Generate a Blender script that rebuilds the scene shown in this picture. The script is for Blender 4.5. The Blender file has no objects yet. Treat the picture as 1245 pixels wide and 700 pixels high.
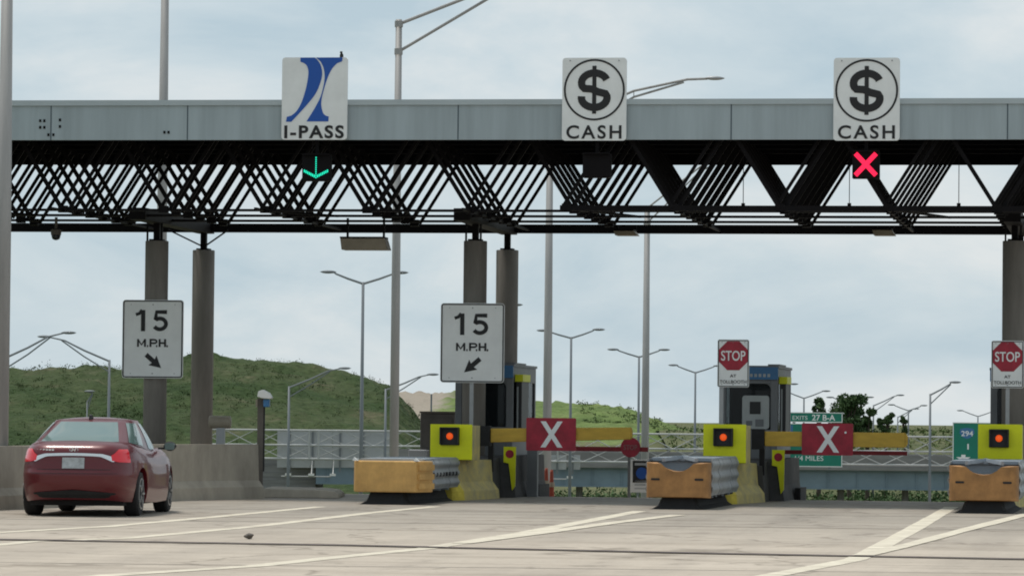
import bpy, bmesh, math, random
from mathutils import Vector, Matrix, noise as mnoise

random.seed(7)
R = math.radians
PI = math.pi
S = bpy.context.scene
C = S.collection

# ------------------------------------------------------------------ camera
FPX, W0, H0 = 4800.0, 1245.0, 700.0
CAMZ = 1.5
PITCH, ROLL = math.atan(160 / 4800.0), R(0.6)
fwd = Vector((0, math.cos(PITCH), math.sin(PITCH)))
r0 = Vector((1, 0, 0)); u0v = Vector((0, -math.sin(PITCH), math.cos(PITCH)))
right = r0 * math.cos(ROLL) + u0v * math.sin(ROLL)
up = u0v * math.cos(ROLL) - r0 * math.sin(ROLL)
cd = bpy.data.cameras.new('camera'); cam = bpy.data.objects.new('camera', cd); C.objects.link(cam)
m3 = Matrix((right, up, -fwd)).transposed()
cam.matrix_world = Matrix.Translation((0, 0, CAMZ)) @ m3.to_4x4()
cd.sensor_width = 36; cd.lens = 36 * FPX / W0
cd.clip_start = 0.5; cd.clip_end = 9000
S.camera = cam

# ------------------------------------------------------------------ world and sun (overcast)
SUN_EL, SUN_AZ = R(72), R(-50)       # azimuth measured from +Y towards +X: high, ahead on the left
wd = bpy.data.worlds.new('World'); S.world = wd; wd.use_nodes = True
nt = wd.node_tree; nt.nodes.clear()
def N(t, **kw):
    n = nt.nodes.new(t)
    for k, v in kw.items(): setattr(n, k, v)
    return n
out = N('ShaderNodeOutputWorld'); bg = N('ShaderNodeBackground'); bg.inputs['Strength'].default_value = 0.1
sky = N('ShaderNodeTexSky', sky_type='NISHITA', sun_disc=False)
sky.sun_elevation = SUN_EL; sky.sun_rotation = SUN_AZ
tc = N('ShaderNodeTexCoord'); mp = N('ShaderNodeMapping'); mp.inputs['Scale'].default_value = (7, 7, 15)
mp.inputs['Location'].default_value = (1.3, 0.4, 0.9)
nz = N('ShaderNodeTexNoise'); nz.inputs['Scale'].default_value = 1.5; nz.inputs['Detail'].default_value = 7
nz.inputs['Roughness'].default_value = 0.58; nz.inputs['Distortion'].default_value = 0.35
rp = N('ShaderNodeValToRGB'); el = rp.color_ramp.elements
el[0].position = 0.34; el[0].color = (0.49, 0.61, 0.685, 1)
el[1].position = 0.64; el[1].color = (0.75, 0.795, 0.81, 1)
e = el.new(0.49); e.color = (0.605, 0.70, 0.75, 1)
sc10 = N('ShaderNodeVectorMath', operation='SCALE'); sc10.inputs['Scale'].default_value = 10.0
mx = N('ShaderNodeMix', data_type='RGBA'); mx.inputs['Factor'].default_value = 0.93
L = nt.links.new
L(tc.outputs['Generated'], mp.inputs['Vector']); L(mp.outputs['Vector'], nz.inputs['Vector'])
L(nz.outputs['Fac'], rp.inputs['Fac']); L(rp.outputs['Color'], sc10.inputs[0])
L(sky.outputs['Color'], mx.inputs['A']); L(sc10.outputs['Vector'], mx.inputs['B'])
# unseen sky behind the camera is dimmed to darken surfaces facing it
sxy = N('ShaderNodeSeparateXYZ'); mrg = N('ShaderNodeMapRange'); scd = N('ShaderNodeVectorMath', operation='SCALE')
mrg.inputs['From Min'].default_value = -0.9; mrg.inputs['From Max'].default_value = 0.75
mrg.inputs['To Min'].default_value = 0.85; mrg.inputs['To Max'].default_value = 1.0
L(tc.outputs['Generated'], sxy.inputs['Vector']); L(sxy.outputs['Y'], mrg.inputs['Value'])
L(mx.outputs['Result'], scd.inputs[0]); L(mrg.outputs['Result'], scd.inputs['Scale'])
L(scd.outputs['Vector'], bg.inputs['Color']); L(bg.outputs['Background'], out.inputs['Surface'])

sl = bpy.data.lights.new('sun', 'SUN'); sl.energy = 2.7; sl.angle = R(14); sl.color = (1, 0.94, 0.86)
so = bpy.data.objects.new('sun', sl); C.objects.link(so)
sdir = Vector((math.sin(SUN_AZ) * math.cos(SUN_EL), math.cos(SUN_AZ) * math.cos(SUN_EL), math.sin(SUN_EL)))
so.rotation_euler = sdir.to_track_quat('Z', 'Y').to_euler()
S.view_settings.view_transform = 'Standard'; S.view_settings.look = 'None'
S.view_settings.exposure = 0.0; S.view_settings.gamma = 1.0; S.view_settings.use_curve_mapping = False
S.render.engine = 'CYCLES'
S.cycles.filter_width = 1.9
S.cycles.use_denoising = True
S.cycles.max_bounces = 6

# ------------------------------------------------------------------ frames and projection helpers
TH = R(9.0)                            # the toll plaza is turned 9 degrees to the right of the view
O = Vector((0, 72, 0))
VV = Vector((math.cos(TH), -math.sin(TH), 0)); UU = Vector((math.sin(TH), math.cos(TH), 0))
def PL(v, u, z=0.0): return O + VV * v + UU * u + Vector((0, 0, z))
def ray(px, py): return fwd + right * ((px - 622.5) / FPX) + up * ((350 - py) / FPX)
CP = Vector((0, 0, CAMZ))
def at(px, py, d):                     # world point of a pixel at depth Y = d
    r = ray(px, py); return CP + r * (d / r.y)
def hit(px, py, u):                    # plaza (v, z) of a pixel on a plane u = const
    r = ray(px, py); t = (u - (CP - O).dot(UU)) / r.dot(UU); p = CP + r * t
    return (p - O).dot(VV), p.z
def gnd(px, py, z=0.0):
    r = ray(px, py); return CP + r * ((z - CAMZ) / r.z)

# ------------------------------------------------------------------ materials
def mat(name, col, rough=0.6, metal=0.0, var=0.0, scale=3.0, bump=0.0, spec=0.5, dark=None, streak=None, emit=None, coat=0.0, bscale=None):
    m = bpy.data.materials.new(name); m.use_nodes = True
    n = m.node_tree.nodes; l = m.node_tree.links
    b = n['Principled BSDF']; b.inputs['Base Color'].default_value = (*col, 1)
    b.inputs['Roughness'].default_value = rough; b.inputs['Metallic'].default_value = metal
    b.inputs['Specular IOR Level'].default_value = spec; b.inputs['Coat Weight'].default_value = coat
    if emit:
        b.inputs['Emission Color'].default_value = (*emit[0], 1); b.inputs['Emission Strength'].default_value = emit[1]
    if var or bump:
        t = n.new('ShaderNodeTexCoord'); mpn = n.new('ShaderNodeMapping'); l.new(t.outputs['Object'], mpn.inputs['Vector'])
        if streak: mpn.inputs['Scale'].default_value = streak
        z = n.new('ShaderNodeTexNoise'); z.inputs['Scale'].default_value = scale; z.inputs['Detail'].default_value = 8
        z.inputs['Roughness'].default_value = 0.65
        l.new(mpn.outputs['Vector'], z.inputs['Vector'])
        if var:
            r = n.new('ShaderNodeValToRGB'); q = r.color_ramp.elements
            dk = dark or tuple(c * (1 - var) for c in col)
            q[0].position = 0.3; q[0].color = (*dk, 1); q[1].position = 0.66; q[1].color = (*[min(1, c * (1 + var * 0.35)) for c in col], 1)
            l.new(z.outputs['Fac'], r.inputs['Fac']); l.new(r.outputs['Color'], b.inputs['Base Color'])
        if bump:
            z2 = z
            if bscale:
                z2 = n.new('ShaderNodeTexNoise'); z2.inputs['Scale'].default_value = bscale; z2.inputs['Detail'].default_value = 4
                l.new(t.outputs['Object'], z2.inputs['Vector'])
            bp = n.new('ShaderNodeBump'); bp.inputs['Strength'].default_value = bump; bp.inputs['Distance'].default_value = 0.05
            l.new(z2.outputs['Fac'], bp.inputs['Height']); l.new(bp.outputs['Normal'], b.inputs['Normal'])
    return m
M = {}
M['fascia'] = mat('fascia_paint', (0.36, 0.425, 0.455), 0.5, 0, 0.2, 1.2, 0.05, streak=(2.2, 1, 0.18))
M['trim'] = mat('fascia_trim_paint', (0.42, 0.48, 0.505), 0.5, 0, 0.1, 1.0)
M['seam'] = mat('seam_dark', (0.09, 0.12, 0.14), 0.7)
M['steel'] = mat('black_steel_paint', (0.006, 0.005, 0.006), 0.6, 0, 0.3, 4, spec=0.12)
M['roofin'] = mat('shaded_roof_deck', (0.006, 0.006, 0.008), 0.9, 0, 0.3, 2, spec=0.05)  # shade under the roof is put into this near-black colour
M['column'] = mat('column_concrete', (0.245, 0.228, 0.208), 0.9, 0, 0.3, 1.6, 0.1, streak=(2, 2, 0.35), spec=0.2)
M['concrete'] = mat('barrier_concrete', (0.43, 0.385, 0.32), 0.9, 0, 0.35, 1.3, 0.15, spec=0.2, streak=(1, 1, 0.5))
M['greyconc'] = mat('grey_concrete', (0.10, 0.10, 0.10), 0.9, 0, 0.35, 2.0, 0.15, spec=0.2)
M['galv'] = mat('galvanised_steel', (0.36, 0.375, 0.39), 0.5, 0.35, 0.15, 3)
M['pole'] = mat('weathered_pole', (0.36, 0.355, 0.35), 0.6, 0.2, 0.25, 1.2, streak=(3, 3, 0.3))
M['farpole'] = mat('grey_pole', (0.20, 0.22, 0.24), 0.6, 0.2)
M['white'] = mat('sign_white', (0.82, 0.84, 0.84), 0.5, 0, 0.10, 2.0)
M['black'] = mat('sign_black', (0.012, 0.012, 0.014), 0.6)
M['blue'] = mat('sign_blue', (0.008, 0.085, 0.40), 0.5)
M['red'] = mat('sign_red', (0.36, 0.012, 0.035), 0.5, 0, 0.35, 5)
M['redpaint'] = mat('arm_red', (0.26, 0.015, 0.02), 0.6, 0, 0.3, 5)
M['green'] = mat('sign_green', (0.0, 0.19, 0.13), 0.5, 0, 0.15, 0.8)
M['lime'] = mat('fluorescent_yellow', (0.74, 0.76, 0.0), 0.5, 0, 0.10, 4)
M['yel'] = mat('weathered_yellow_paint', (0.64, 0.53, 0.19), 0.85, 0, 0.5, 3.0, 0.2, dark=(0.40, 0.36, 0.24), spec=0.2)
M['yelfront'] = mat('yellow_barrier_paint', (0.76, 0.61, 0.10), 0.8, 0, 0.35, 3.5, 0.15, spec=0.25)
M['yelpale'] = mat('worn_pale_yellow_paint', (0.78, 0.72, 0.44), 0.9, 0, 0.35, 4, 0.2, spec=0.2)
M['gate'] = mat('gate_yellow', (0.57, 0.36, 0.045), 0.6, 0, 0.18, 4, streak=(1, 1, 3))
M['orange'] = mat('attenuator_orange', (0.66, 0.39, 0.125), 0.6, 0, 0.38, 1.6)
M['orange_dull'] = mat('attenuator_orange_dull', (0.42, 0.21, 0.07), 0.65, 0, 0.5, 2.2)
M['railgrey'] = mat('corrugated_steel', (0.33, 0.35, 0.36), 0.55, 0.3, 0.3, 3)
M['topgrey'] = mat('attenuator_top', (0.34, 0.39, 0.44), 0.6, 0.1, 0.25, 2)
M['rubber'] = mat('black_rubber', (0.012, 0.012, 0.013), 0.8, 0, 0.4, 6, 0.3)
M['booth'] = mat('booth_aluminium', (0.17, 0.18, 0.19), 0.55, 0.2, 0.15, 2)
M['boothdark'] = mat('booth_dark_interior', (0.012, 0.013, 0.016), 0.5)
M['glassdark'] = mat('dark_glass', (0.015, 0.018, 0.022), 0.08, 0, 0.0)
M['cab'] = mat('machine_grey', (0.40, 0.43, 0.43), 0.5, 0, 0.12, 3)
M['header'] = mat('booth_blue_header', (0.045, 0.17, 0.36), 0.5, 0, 0.15, 3)
M['brownpost'] = mat('brown_post', (0.11, 0.095, 0.08), 0.7, 0, 0.3, 3)
M['fixture'] = mat('tan_fixture', (0.30, 0.26, 0.20), 0.6, 0, 0.2, 4)
M['camw'] = mat('camera_white', (0.75, 0.74, 0.72), 0.45)
M['ledg'] = mat('led_green', (0.0, 0.3, 0.2), 0.5, emit=((0.02, 1.0, 0.62), 1.1))
M['ledr'] = mat('led_red', (0.4, 0.0, 0.02), 0.5, emit=((1.0, 0.012, 0.07), 1.3))
M['ledo'] = mat('lamp_orange', (0.5, 0.06, 0.0), 0.4, emit=((1.0, 0.11, 0.015), 0.6))
M['gantry'] = mat('gantry_galvanised', (0.46, 0.47, 0.47), 0.5, 0.1, 0.1, 2)
M['signback'] = mat('sign_back_aluminium', (0.46, 0.48, 0.50), 0.5, 0.2, 0.15, 0.6)
M['girder'] = mat('girder_blue_grey', (0.19, 0.26, 0.31), 0.6, 0, 0.2, 0.4)
M['parapet'] = mat('parapet_concrete', (0.24, 0.235, 0.23), 0.9, 0, 0.35, 0.5, streak=(0.4, 1, 1.5))
M['stone'] = mat('retaining_wall_stone', (0.23, 0.23, 0.225), 0.9, 0, 0.4, 0.7, 0.3, streak=(0.3, 1, 4))
M['paint'] = mat('road_paint', (0.66, 0.61, 0.50), 0.8, 0, 0.3, 2.2, dark=(0.47, 0.42, 0.34), spec=0.2)
M['joint'] = mat('joint_dark', (0.085, 0.065, 0.06), 0.9, 0, 0.5, 1.5)
M['carred'] = mat('car_metallic_red', (0.105, 0.0025, 0.008), 0.36, 0.1, coat=0.4)
M['carglass'] = mat('car_glass', (0.12, 0.185, 0.175), 0.05, 0, spec=1.0)
M['chrome'] = mat('chrome', (0.75, 0.77, 0.78), 0.2, 0.9)
M['taillight'] = mat('tail_lamp_red', (0.55, 0.008, 0.02), 0.15, 0, emit=((1, 0.01, 0.03), 0.10), coat=0.5)
M['tyre'] = mat('tyre', (0.014, 0.014, 0.015), 0.85)
M['rim'] = mat('alloy_rim', (0.38, 0.39, 0.40), 0.35, 0.7)
M['cone'] = mat('cone_faded_red', (0.30, 0.06, 0.035), 0.8, 0, .3, 6)
M['cabinet'] = mat('cabinet_brown', (0.10, 0.092, 0.085), 0.7, 0, .25, 3)
M['bark'] = mat('bark', (0.07, 0.055, 0.04), 0.9)
def leafmat(name, c1, c2, scale=0.6):
    m = bpy.data.materials.new(name); m.use_nodes = True
    n = m.node_tree.nodes; l = m.node_tree.links; b = n['Principled BSDF']
    b.inputs['Roughness'].default_value = 0.8; b.inputs['Specular IOR Level'].default_value = 0.2
    t = n.new('ShaderNodeTexCoord'); z = n.new('ShaderNodeTexNoise'); z.inputs['Scale'].default_value = scale; z.inputs['Detail'].default_value = 5
    z.inputs['Roughness'].default_value = 0.7
    r = n.new('ShaderNodeValToRGB'); r.color_ramp.elements[0].position = 0.33; r.color_ramp.elements[1].position = 0.68
    r.color_ramp.elements[0].color = (*c1, 1); r.color_ramp.elements[1].color = (*c2, 1)
    l.new(t.outputs['Object'], z.inputs['Vector']); l.new(z.outputs['Fac'], r.inputs['Fac']); l.new(r.outputs['Color'], b.inputs['Base Color'])
    return m
M['leaf'] = leafmat('tree_leaf', (0.03, 0.065, 0.025), (0.085, 0.135, 0.05))
M['shrub'] = leafmat('shrub_leaf', (0.022, 0.045, 0.013), (0.06, 0.09, 0.028), 0.08)
M['shrub_far'] = leafmat('far_shrub_leaf', (0.05, 0.085, 0.03), (0.13, 0.17, 0.06), 0.05)

# ------------------------------------------------------------------ mesh helpers
class MB:
    def __init__(s): s.bm = bmesh.new()
    def box(s, x0, x1, y0, y1, z0, z1, mtx=None):
        vs = [s.bm.verts.new((x, y, z)) for z in (z0, z1) for y in (y0, y1) for x in (x0, x1)]
        if mtx is not None:
            for v in vs: v.co = mtx @ v.co
        for f in ((0, 2, 3, 1), (4, 5, 7, 6), (0, 1, 5, 4), (1, 3, 7, 5), (3, 2, 6, 7), (2, 0, 4, 6)):
            s.bm.faces.new([vs[i] for i in f])
        return vs
    def prism(s, pts, a0, a1, axis='y'):    # polygon pts extruded along an axis; pts are (x,z) for 'y', (x,y) for 'z', (y,z) for 'x'
        def mk(p, a): return {'y': (p[0], a, p[1]), 'z': (p[0], p[1], a), 'x': (a, p[0], p[1])}[axis]
        A = [s.bm.verts.new(mk(p, a0)) for p in pts]; B = [s.bm.verts.new(mk(p, a1)) for p in pts]
        n = len(pts)
        s.bm.faces.new(A); s.bm.faces.new(B[::-1])
        for i in range(n): s.bm.faces.new([A[i], B[i], B[(i + 1) % n], A[(i + 1) % n]])
    def tube(s, pts, rad, n=8, cap=True):
        pts = [Vector(p) for p in pts]
        rads = rad if isinstance(rad, (list, tuple)) else [rad] * len(pts)
        rings = []
        for i, p in enumerate(pts):
            t = (pts[min(i + 1, len(pts) - 1)] - pts[max(i - 1, 0)]).normalized()
            a = Vector((0, 0, 1)) if abs(t.z) < 0.9 else Vector((1, 0, 0))
            x = t.cross(a).normalized(); y = t.cross(x)
            rings.append([s.bm.verts.new(p + (x * math.cos(2 * PI * k / n) + y * math.sin(2 * PI * k / n)) * rads[i]) for k in range(n)])
        for a, b in zip(rings, rings[1:]):
            for k in range(n): s.bm.faces.new([a[k], a[(k + 1) % n], b[(k + 1) % n], b[k]])
        if cap: s.bm.faces.new(rings[0][::-1]); s.bm.faces.new(rings[-1])
    def bar(s, p, q, w, h=None):             # square bar between two points
        p, q = Vector(p), Vector(q); h = h or w; t = (q - p).normalized()
        a = Vector((0, 1, 0)) if abs(t.y) < 0.9 else Vector((0, 0, 1))
        x = t.cross(a).normalized() * (w / 2); y = t.cross(x).normalized() * (h / 2)
        A = [s.bm.verts.new(p + d) for d in (x + y, y - x, -x - y, x - y)]; B = [s.bm.verts.new(q + d) for d in (x + y, y - x, -x - y, x - y)]
        s.bm.faces.new(A); s.bm.faces.new(B[::-1])
        for i in range(4): s.bm.faces.new([A[i], B[i], B[(i + 1) % 4], A[(i + 1) % 4]])
    def lathe(s, prof, n=20, axis='z', ctr=(0, 0, 0)):   # prof: (radius, height)
        rings = []
        for r_, h in prof:
            ring = []
            for k in range(n):
                a = 2 * PI * k / n; c, d = r_ * math.cos(a), r_ * math.sin(a)
                co = {'z': (c, d, h), 'x': (h, c, d), 'y': (c, h, d)}[axis]
                ring.append(s.bm.verts.new(Vector(co) + Vector(ctr)))
            rings.append(ring)
        for a, b in zip(rings, rings[1:]):
            for k in range(n): s.bm.faces.new([a[k], a[(k + 1) % n], b[(k + 1) % n], b[k]])
        s.bm.faces.new(rings[0][::-1]); s.bm.faces.new(rings[-1])
    def grid(s, fn, nu, nv, wrap=False):
        V = [[s.bm.verts.new(fn(i / (nu if wrap else nu - 1), j / (nv - 1))) for j in range(nv)] for i in range(nu)]
        for i in range(nu if wrap else nu - 1):
            for j in range(nv - 1):
                i2 = (i + 1) % nu
                s.bm.faces.new([V[i][j], V[i2][j], V[i2][j + 1], V[i][j + 1]])
        return V
    def build(s, name, material, parent=None, smooth=False, bevel=0.0, fixn=True, split=False):
        bm = s.bm
        if split:                            # every loose piece becomes an object of its own
            left = set(bm.verts); outs = []
            while left:
                st = [next(iter(left))]; isl = set(st)
                while st:
                    v = st.pop()
                    for e in v.link_edges:
                        w = e.other_vert(v)
                        if w not in isl: isl.add(w); st.append(w)
                left -= isl; q = MB(); mp_ = {v: q.bm.verts.new(v.co) for v in sorted(isl, key=lambda v: v.index)}
                fs = {f for v in isl for f in v.link_faces}
                for f in fs: q.bm.faces.new([mp_[v] for v in f.verts])
                outs.append((min(v.co.x for v in isl), len(outs), q))
            bm.free()
            return [q.build(name, material, parent, smooth, bevel, fixn) for _, _, q in sorted(outs, key=lambda t_: t_[:2])]
        if fixn: bmesh.ops.recalc_face_normals(bm, faces=bm.faces[:])
        if bevel:
            ed = [e for e in bm.edges if len(e.link_faces) == 2 and e.calc_face_angle(0) > 0.5]
            bmesh.ops.bevel(bm, geom=ed, offset=bevel, segments=2, affect='EDGES', profile=0.5)
        me = bpy.data.meshes.new(name); bm.to_mesh(me); bm.free()
        me.materials.append(M[material] if isinstance(material, str) else material)
        if smooth:
            me.polygons.foreach_set('use_smooth', [True] * len(me.polygons))
        o = bpy.data.objects.new(name, me); C.objects.link(o)
        if parent is not None: o.parent = parent
        return o
def tag(o, label=None, cat=None, group=None, kind=None):
    if label: o['label'] = label
    if cat: o['category'] = cat
    if group: o['group'] = group
    if kind: o['kind'] = kind
    return o
def thing(name, label, cat, loc, rz=0.0, group=None):
    o = bpy.data.objects.new(name, None); C.objects.link(o); o.empty_display_size = 0.2
    o.location = loc; o.rotation_euler = (0, 0, rz)
    return tag(o, label, cat, group)
def pthing(name, label, cat, v, u, z=0.0, group=None): return thing(name, label, cat, PL(v, u, z), -TH, group)
def rrect(x0, x1, z0, z1, r, n=5):
    pts = []
    for cx, cz, a0 in ((x1 - r, z1 - r, 0), (x0 + r, z1 - r, 90), (x0 + r, z0 + r, 180), (x1 - r, z0 + r, 270)):
        for k in range(n + 1):
            a = R(a0 + 90 * k / n); pts.append((cx + r * math.cos(a), cz + r * math.sin(a)))
    return pts
def text(name, s, x0, x1, z0, z1, y, material, parent, bold=0.0, depth=0.006, spacing=1.0):
    """lettering standing on a panel that faces -y, fitted into the box x0..x1, z0..z1"""
    cu = bpy.data.curves.new('lettering', 'FONT'); cu.body = s; cu.size = 1; cu.extrude = 0.001; cu.offset = bold; cu.space_character = spacing
    cu.resolution_u = 5
    t = bpy.data.objects.new('lettering', cu); C.objects.link(t)
    dg = bpy.context.evaluated_depsgraph_get(); dg.update()
    me = bpy.data.meshes.new_from_object(t.evaluated_get(dg))
    bpy.data.objects.remove(t); bpy.data.curves.remove(cu)
    xs = [v.co.x for v in me.vertices]; ys = [v.co.y for v in me.vertices]; a, b, c, d = min(xs), max(xs), min(ys), max(ys)
    for v in me.vertices:
        X = x0 + (v.co.x - a) / (b - a) * (x1 - x0); Z = z0 + (v.co.y - c) / (d - c) * (z1 - z0)
        v.co = (X, y - (depth if v.co.z > 0 else 0.0), Z)
    me.name = name; me.materials.clear(); me.materials.append(M[material])
    o = bpy.data.objects.new(name, me); C.objects.link(o); o.parent = parent
    return o
def band(pts, wdt):                         # polyline -> closed outline of a stroke of that width
    Lp, Rp = [], []
    for i, p in enumerate(pts):
        a = Vector(pts[max(i - 1, 0)]); b = Vector(pts[min(i + 1, len(pts) - 1)]); t = (b - a).normalized(); n_ = Vector((-t.y, t.x))
        w = wdt[i] if isinstance(wdt, (list, tuple)) else wdt
        Lp.append(Vector(p) + n_ * w / 2); Rp.append(Vector(p) - n_ * w / 2)
    return [tuple(q) for q in Lp + Rp[::-1]]

# ------------------------------------------------------------------ ground
def sst(a, b, x):
    t = min(1, max(0, (x - a) / (b - a))); return t * t * (3 - 2 * t)
CREST = 5.5                                # u where the plaza slab starts to fall away
def ground_h(x, y):
    u = (Vector((x, y, 0)) - O).dot(UU)
    return -0.05 - 7.95 * sst(CREST, 48, u) + 6.2 * sst(330, 520, u) + 1.0 * sst(600, 1200, u)
def axis_pts(spec):
    out_ = []
    for a, b, n in spec: out_ += [a + (b - a) * i / n for i in range(n)]
    return out_ + [spec[-1][1]]
xs = axis_pts([(-6000, -600, 10), (-600, -120, 16), (-120, 120, 40), (120, 600, 16), (600, 6000, 10)])
ys = axis_pts([(-200, 20, 4), (20, 80, 10), (80, 170, 30), (170, 420, 20), (420, 700, 28), (700, 1400, 14), (1400, 8000, 8)])
b = MB()
V = [[b.bm.verts.new((x, y, ground_h(x, y) + (0.5 * mnoise.noise((x * .03, y * .03, 0)) if y > 150 else 0))) for x in xs] for y in ys]
for i in range(len(ys) - 1):
    for j in range(len(xs) - 1): b.bm.faces.new([V[i][j], V[i][j + 1], V[i + 1][j + 1], V[i + 1][j]])
def grass_mat(name, cols, s1, s2, soil=None):
    m = bpy.data.materials.new(name); m.use_nodes = True; n = m.node_tree.nodes; l = m.node_tree.links
    bs = n['Principled BSDF']; bs.inputs['Roughness'].default_value = 0.95; bs.inputs['Specular IOR Level'].default_value = 0.1
    t = n.new('ShaderNodeTexCoord'); z = n.new('ShaderNodeTexNoise'); z.inputs['Scale'].default_value = s1; z.inputs['Detail'].default_value = 10
    z.inputs['Roughness'].default_value = 0.72
    r = n.new('ShaderNodeValToRGB'); r.color_ramp.elements[0].color = (*cols[0], 1); r.color_ramp.elements[1].color = (*cols[-1], 1)
    r.color_ramp.elements[0].position = 0.3; r.color_ramp.elements[1].position = 0.7
    for i, c in enumerate(cols[1:-1]):
        q = r.color_ramp.elements.new(0.3 + 0.4 * (i + 1) / (len(cols) - 1)); q.color = (*c, 1)
    l.new(t.outputs['Object'], z.inputs['Vector']); l.new(z.outputs['Fac'], r.inputs['Fac'])
    z2 = n.new('ShaderNodeTexNoise'); z2.inputs['Scale'].default_value = s2; z2.inputs['Detail'].default_value = 4
    l.new(t.outputs['Object'], z2.inputs['Vector'])
    mm = n.new('ShaderNodeMix'); mm.data_type = 'RGBA'; mm.blend_type = 'OVERLAY'; mm.inputs['Factor'].default_value = 0.55
    l.new(r.outputs['Color'], mm.inputs['A']); l.new(z2.outputs['Fac'], mm.inputs['B'])
    last = mm.outputs['Result']
    if soil:                                # bare earth where the object coordinates say so, with a ragged edge
        x0_, x1_, col_ = soil
        sx = n.new('ShaderNodeSeparateXYZ'); l.new(t.outputs['Object'], sx.inputs['Vector'])
        ad = n.new('ShaderNodeMath'); ad.operation = 'MULTIPLY_ADD'; ad.inputs[1].default_value = 14.0
        l.new(z.outputs['Fac'], ad.inputs[0]); l.new(sx.outputs['X'], ad.inputs[2])
        mr = n.new('ShaderNodeMapRange'); mr.inputs['From Min'].default_value = x0_; mr.inputs['From Max'].default_value = x1_
        mr.inputs['To Min'].default_value = 1; mr.inputs['To Max'].default_value = 0
        l.new(ad.outputs[0], mr.inputs['Value'])
        m2 = n.new('ShaderNodeMix'); m2.data_type = 'RGBA'; m2.inputs['B'].default_value = (*col_, 1)
        l.new(mr.outputs['Result'], m2.inputs['Factor']); l.new(last, m2.inputs['A']); last = m2.outputs['Result']
    l.new(last, bs.inputs['Base Color'])
    bp = n.new('ShaderNodeBump'); bp.inputs['Strength'].default_value = 0.8; bp.inputs['Distance'].default_value = 0.8
    l.new(z2.outputs['Fac'], bp.inputs['Height']); l.new(bp.outputs['Normal'], bs.inputs['Normal'])
    return m
M['grass'] = grass_mat('field_grass', [(0.06, 0.075, 0.035), (0.11, 0.12, 0.06), (0.15, 0.145, 0.085)], 0.03, 0.5)
tag(b.build('ground', 'grass', smooth=True), kind='structure')

# pavement slab of the plaza and the ramp falling away behind it (plaza coordinates)
def pav_z(u): return -7.95 * sst(CREST, 48, u)
m = bpy.data.materials.new('plaza_concrete'); m.use_nodes = True; n = m.node_tree.nodes; l = m.node_tree.links
bs = n['Principled BSDF']; bs.inputs['Roughness'].default_value = 0.8; bs.inputs['Specular IOR Level'].default_value = 0.3
t = n.new('ShaderNodeTexCoord')
def nois(sc, stretch, det=6, rough=.6):
    mpn = n.new('ShaderNodeMapping'); mpn.inputs['Scale'].default_value = stretch; l.new(t.outputs['Object'], mpn.inputs['Vector'])
    z = n.new('ShaderNodeTexNoise'); z.inputs['Scale'].default_value = sc; z.inputs['Detail'].default_value = det; z.inputs['Roughness'].default_value = rough
    l.new(mpn.outputs['Vector'], z.inputs['Vector']); return z.outputs['Fac']
def ramp(src, p0, c0, p1, c1):
    r = n.new('ShaderNodeValToRGB'); r.color_ramp.elements[0].position = p0; r.color_ramp.elements[0].color = (*c0, 1)
    r.color_ramp.elements[1].position = p1; r.color_ramp.elements[1].color = (*c1, 1); l.new(src, r.inputs['Fac']); return r.outputs['Color']
def mul(a, b_, f=1.0):
    q = n.new('ShaderNodeMix'); q.data_type = 'RGBA'; q.blend_type = 'MULTIPLY'; q.inputs['Factor'].default_value = f
    l.new(a, q.inputs['A']); l.new(b_, q.inputs['B']); return q.outputs['Result']
base = ramp(nois(0.35, (1, 1, 1)), .3, (0.42, 0.365, 0.302), .7, (0.52, 0.455, 0.378))
base = mul(base, ramp(nois(0.8, (1, .08, 1)), .35, (.70, .70, .71), .55, (1, 1, 1)), .55)       # tyre tracks along the lanes
base = mul(base, ramp(nois(7, (1, .6, 1), 10, .75), .3, (.84, .83, .82), .52, (1, 1, 1)), .8)   # grain and spots
base = mul(base, ramp(nois(.5, (.12, 2.2, 1)), .34, (.74, .72, .70), .52, (1, 1, 1)), .7)     # stains along the cross joints
base = mul(base, ramp(nois(1.7, (1, .35, 1), 3, .5), .63, (1, 1, 1), .74, (.60, .585, .57)), .8)   # oil and rubber smears
base = mul(base, ramp(nois(11, (1, .7, 1), 2, .5), .66, (1, 1, 1), .74, (.55, .54, .53)), .7)   # drips
vm = n.new('ShaderNodeMapping'); nzv = n.new('ShaderNodeTexNoise'); nzv.inputs['Scale'].default_value = 1.2; nzv.inputs['Detail'].default_value = 5
l.new(t.outputs['Object'], nzv.inputs['Vector'])
va = n.new('ShaderNodeVectorMath'); va.operation = 'MULTIPLY_ADD'; va.inputs[1].default_value = (1.6, 1.6, 0)
l.new(nzv.outputs['Color'], va.inputs[0]); l.new(t.outputs['Object'], va.inputs[2])
vo = n.new('ShaderNodeTexVoronoi'); vo.feature = 'DISTANCE_TO_EDGE'; vo.inputs['Scale'].default_value = .22; l.new(va.outputs[0], vo.inputs['Vector'])
base = mul(base, ramp(vo.outputs['Distance'], .004, (.45, .43, .41), .016, (1, 1, 1)), .6)     # hairline cracks
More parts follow.
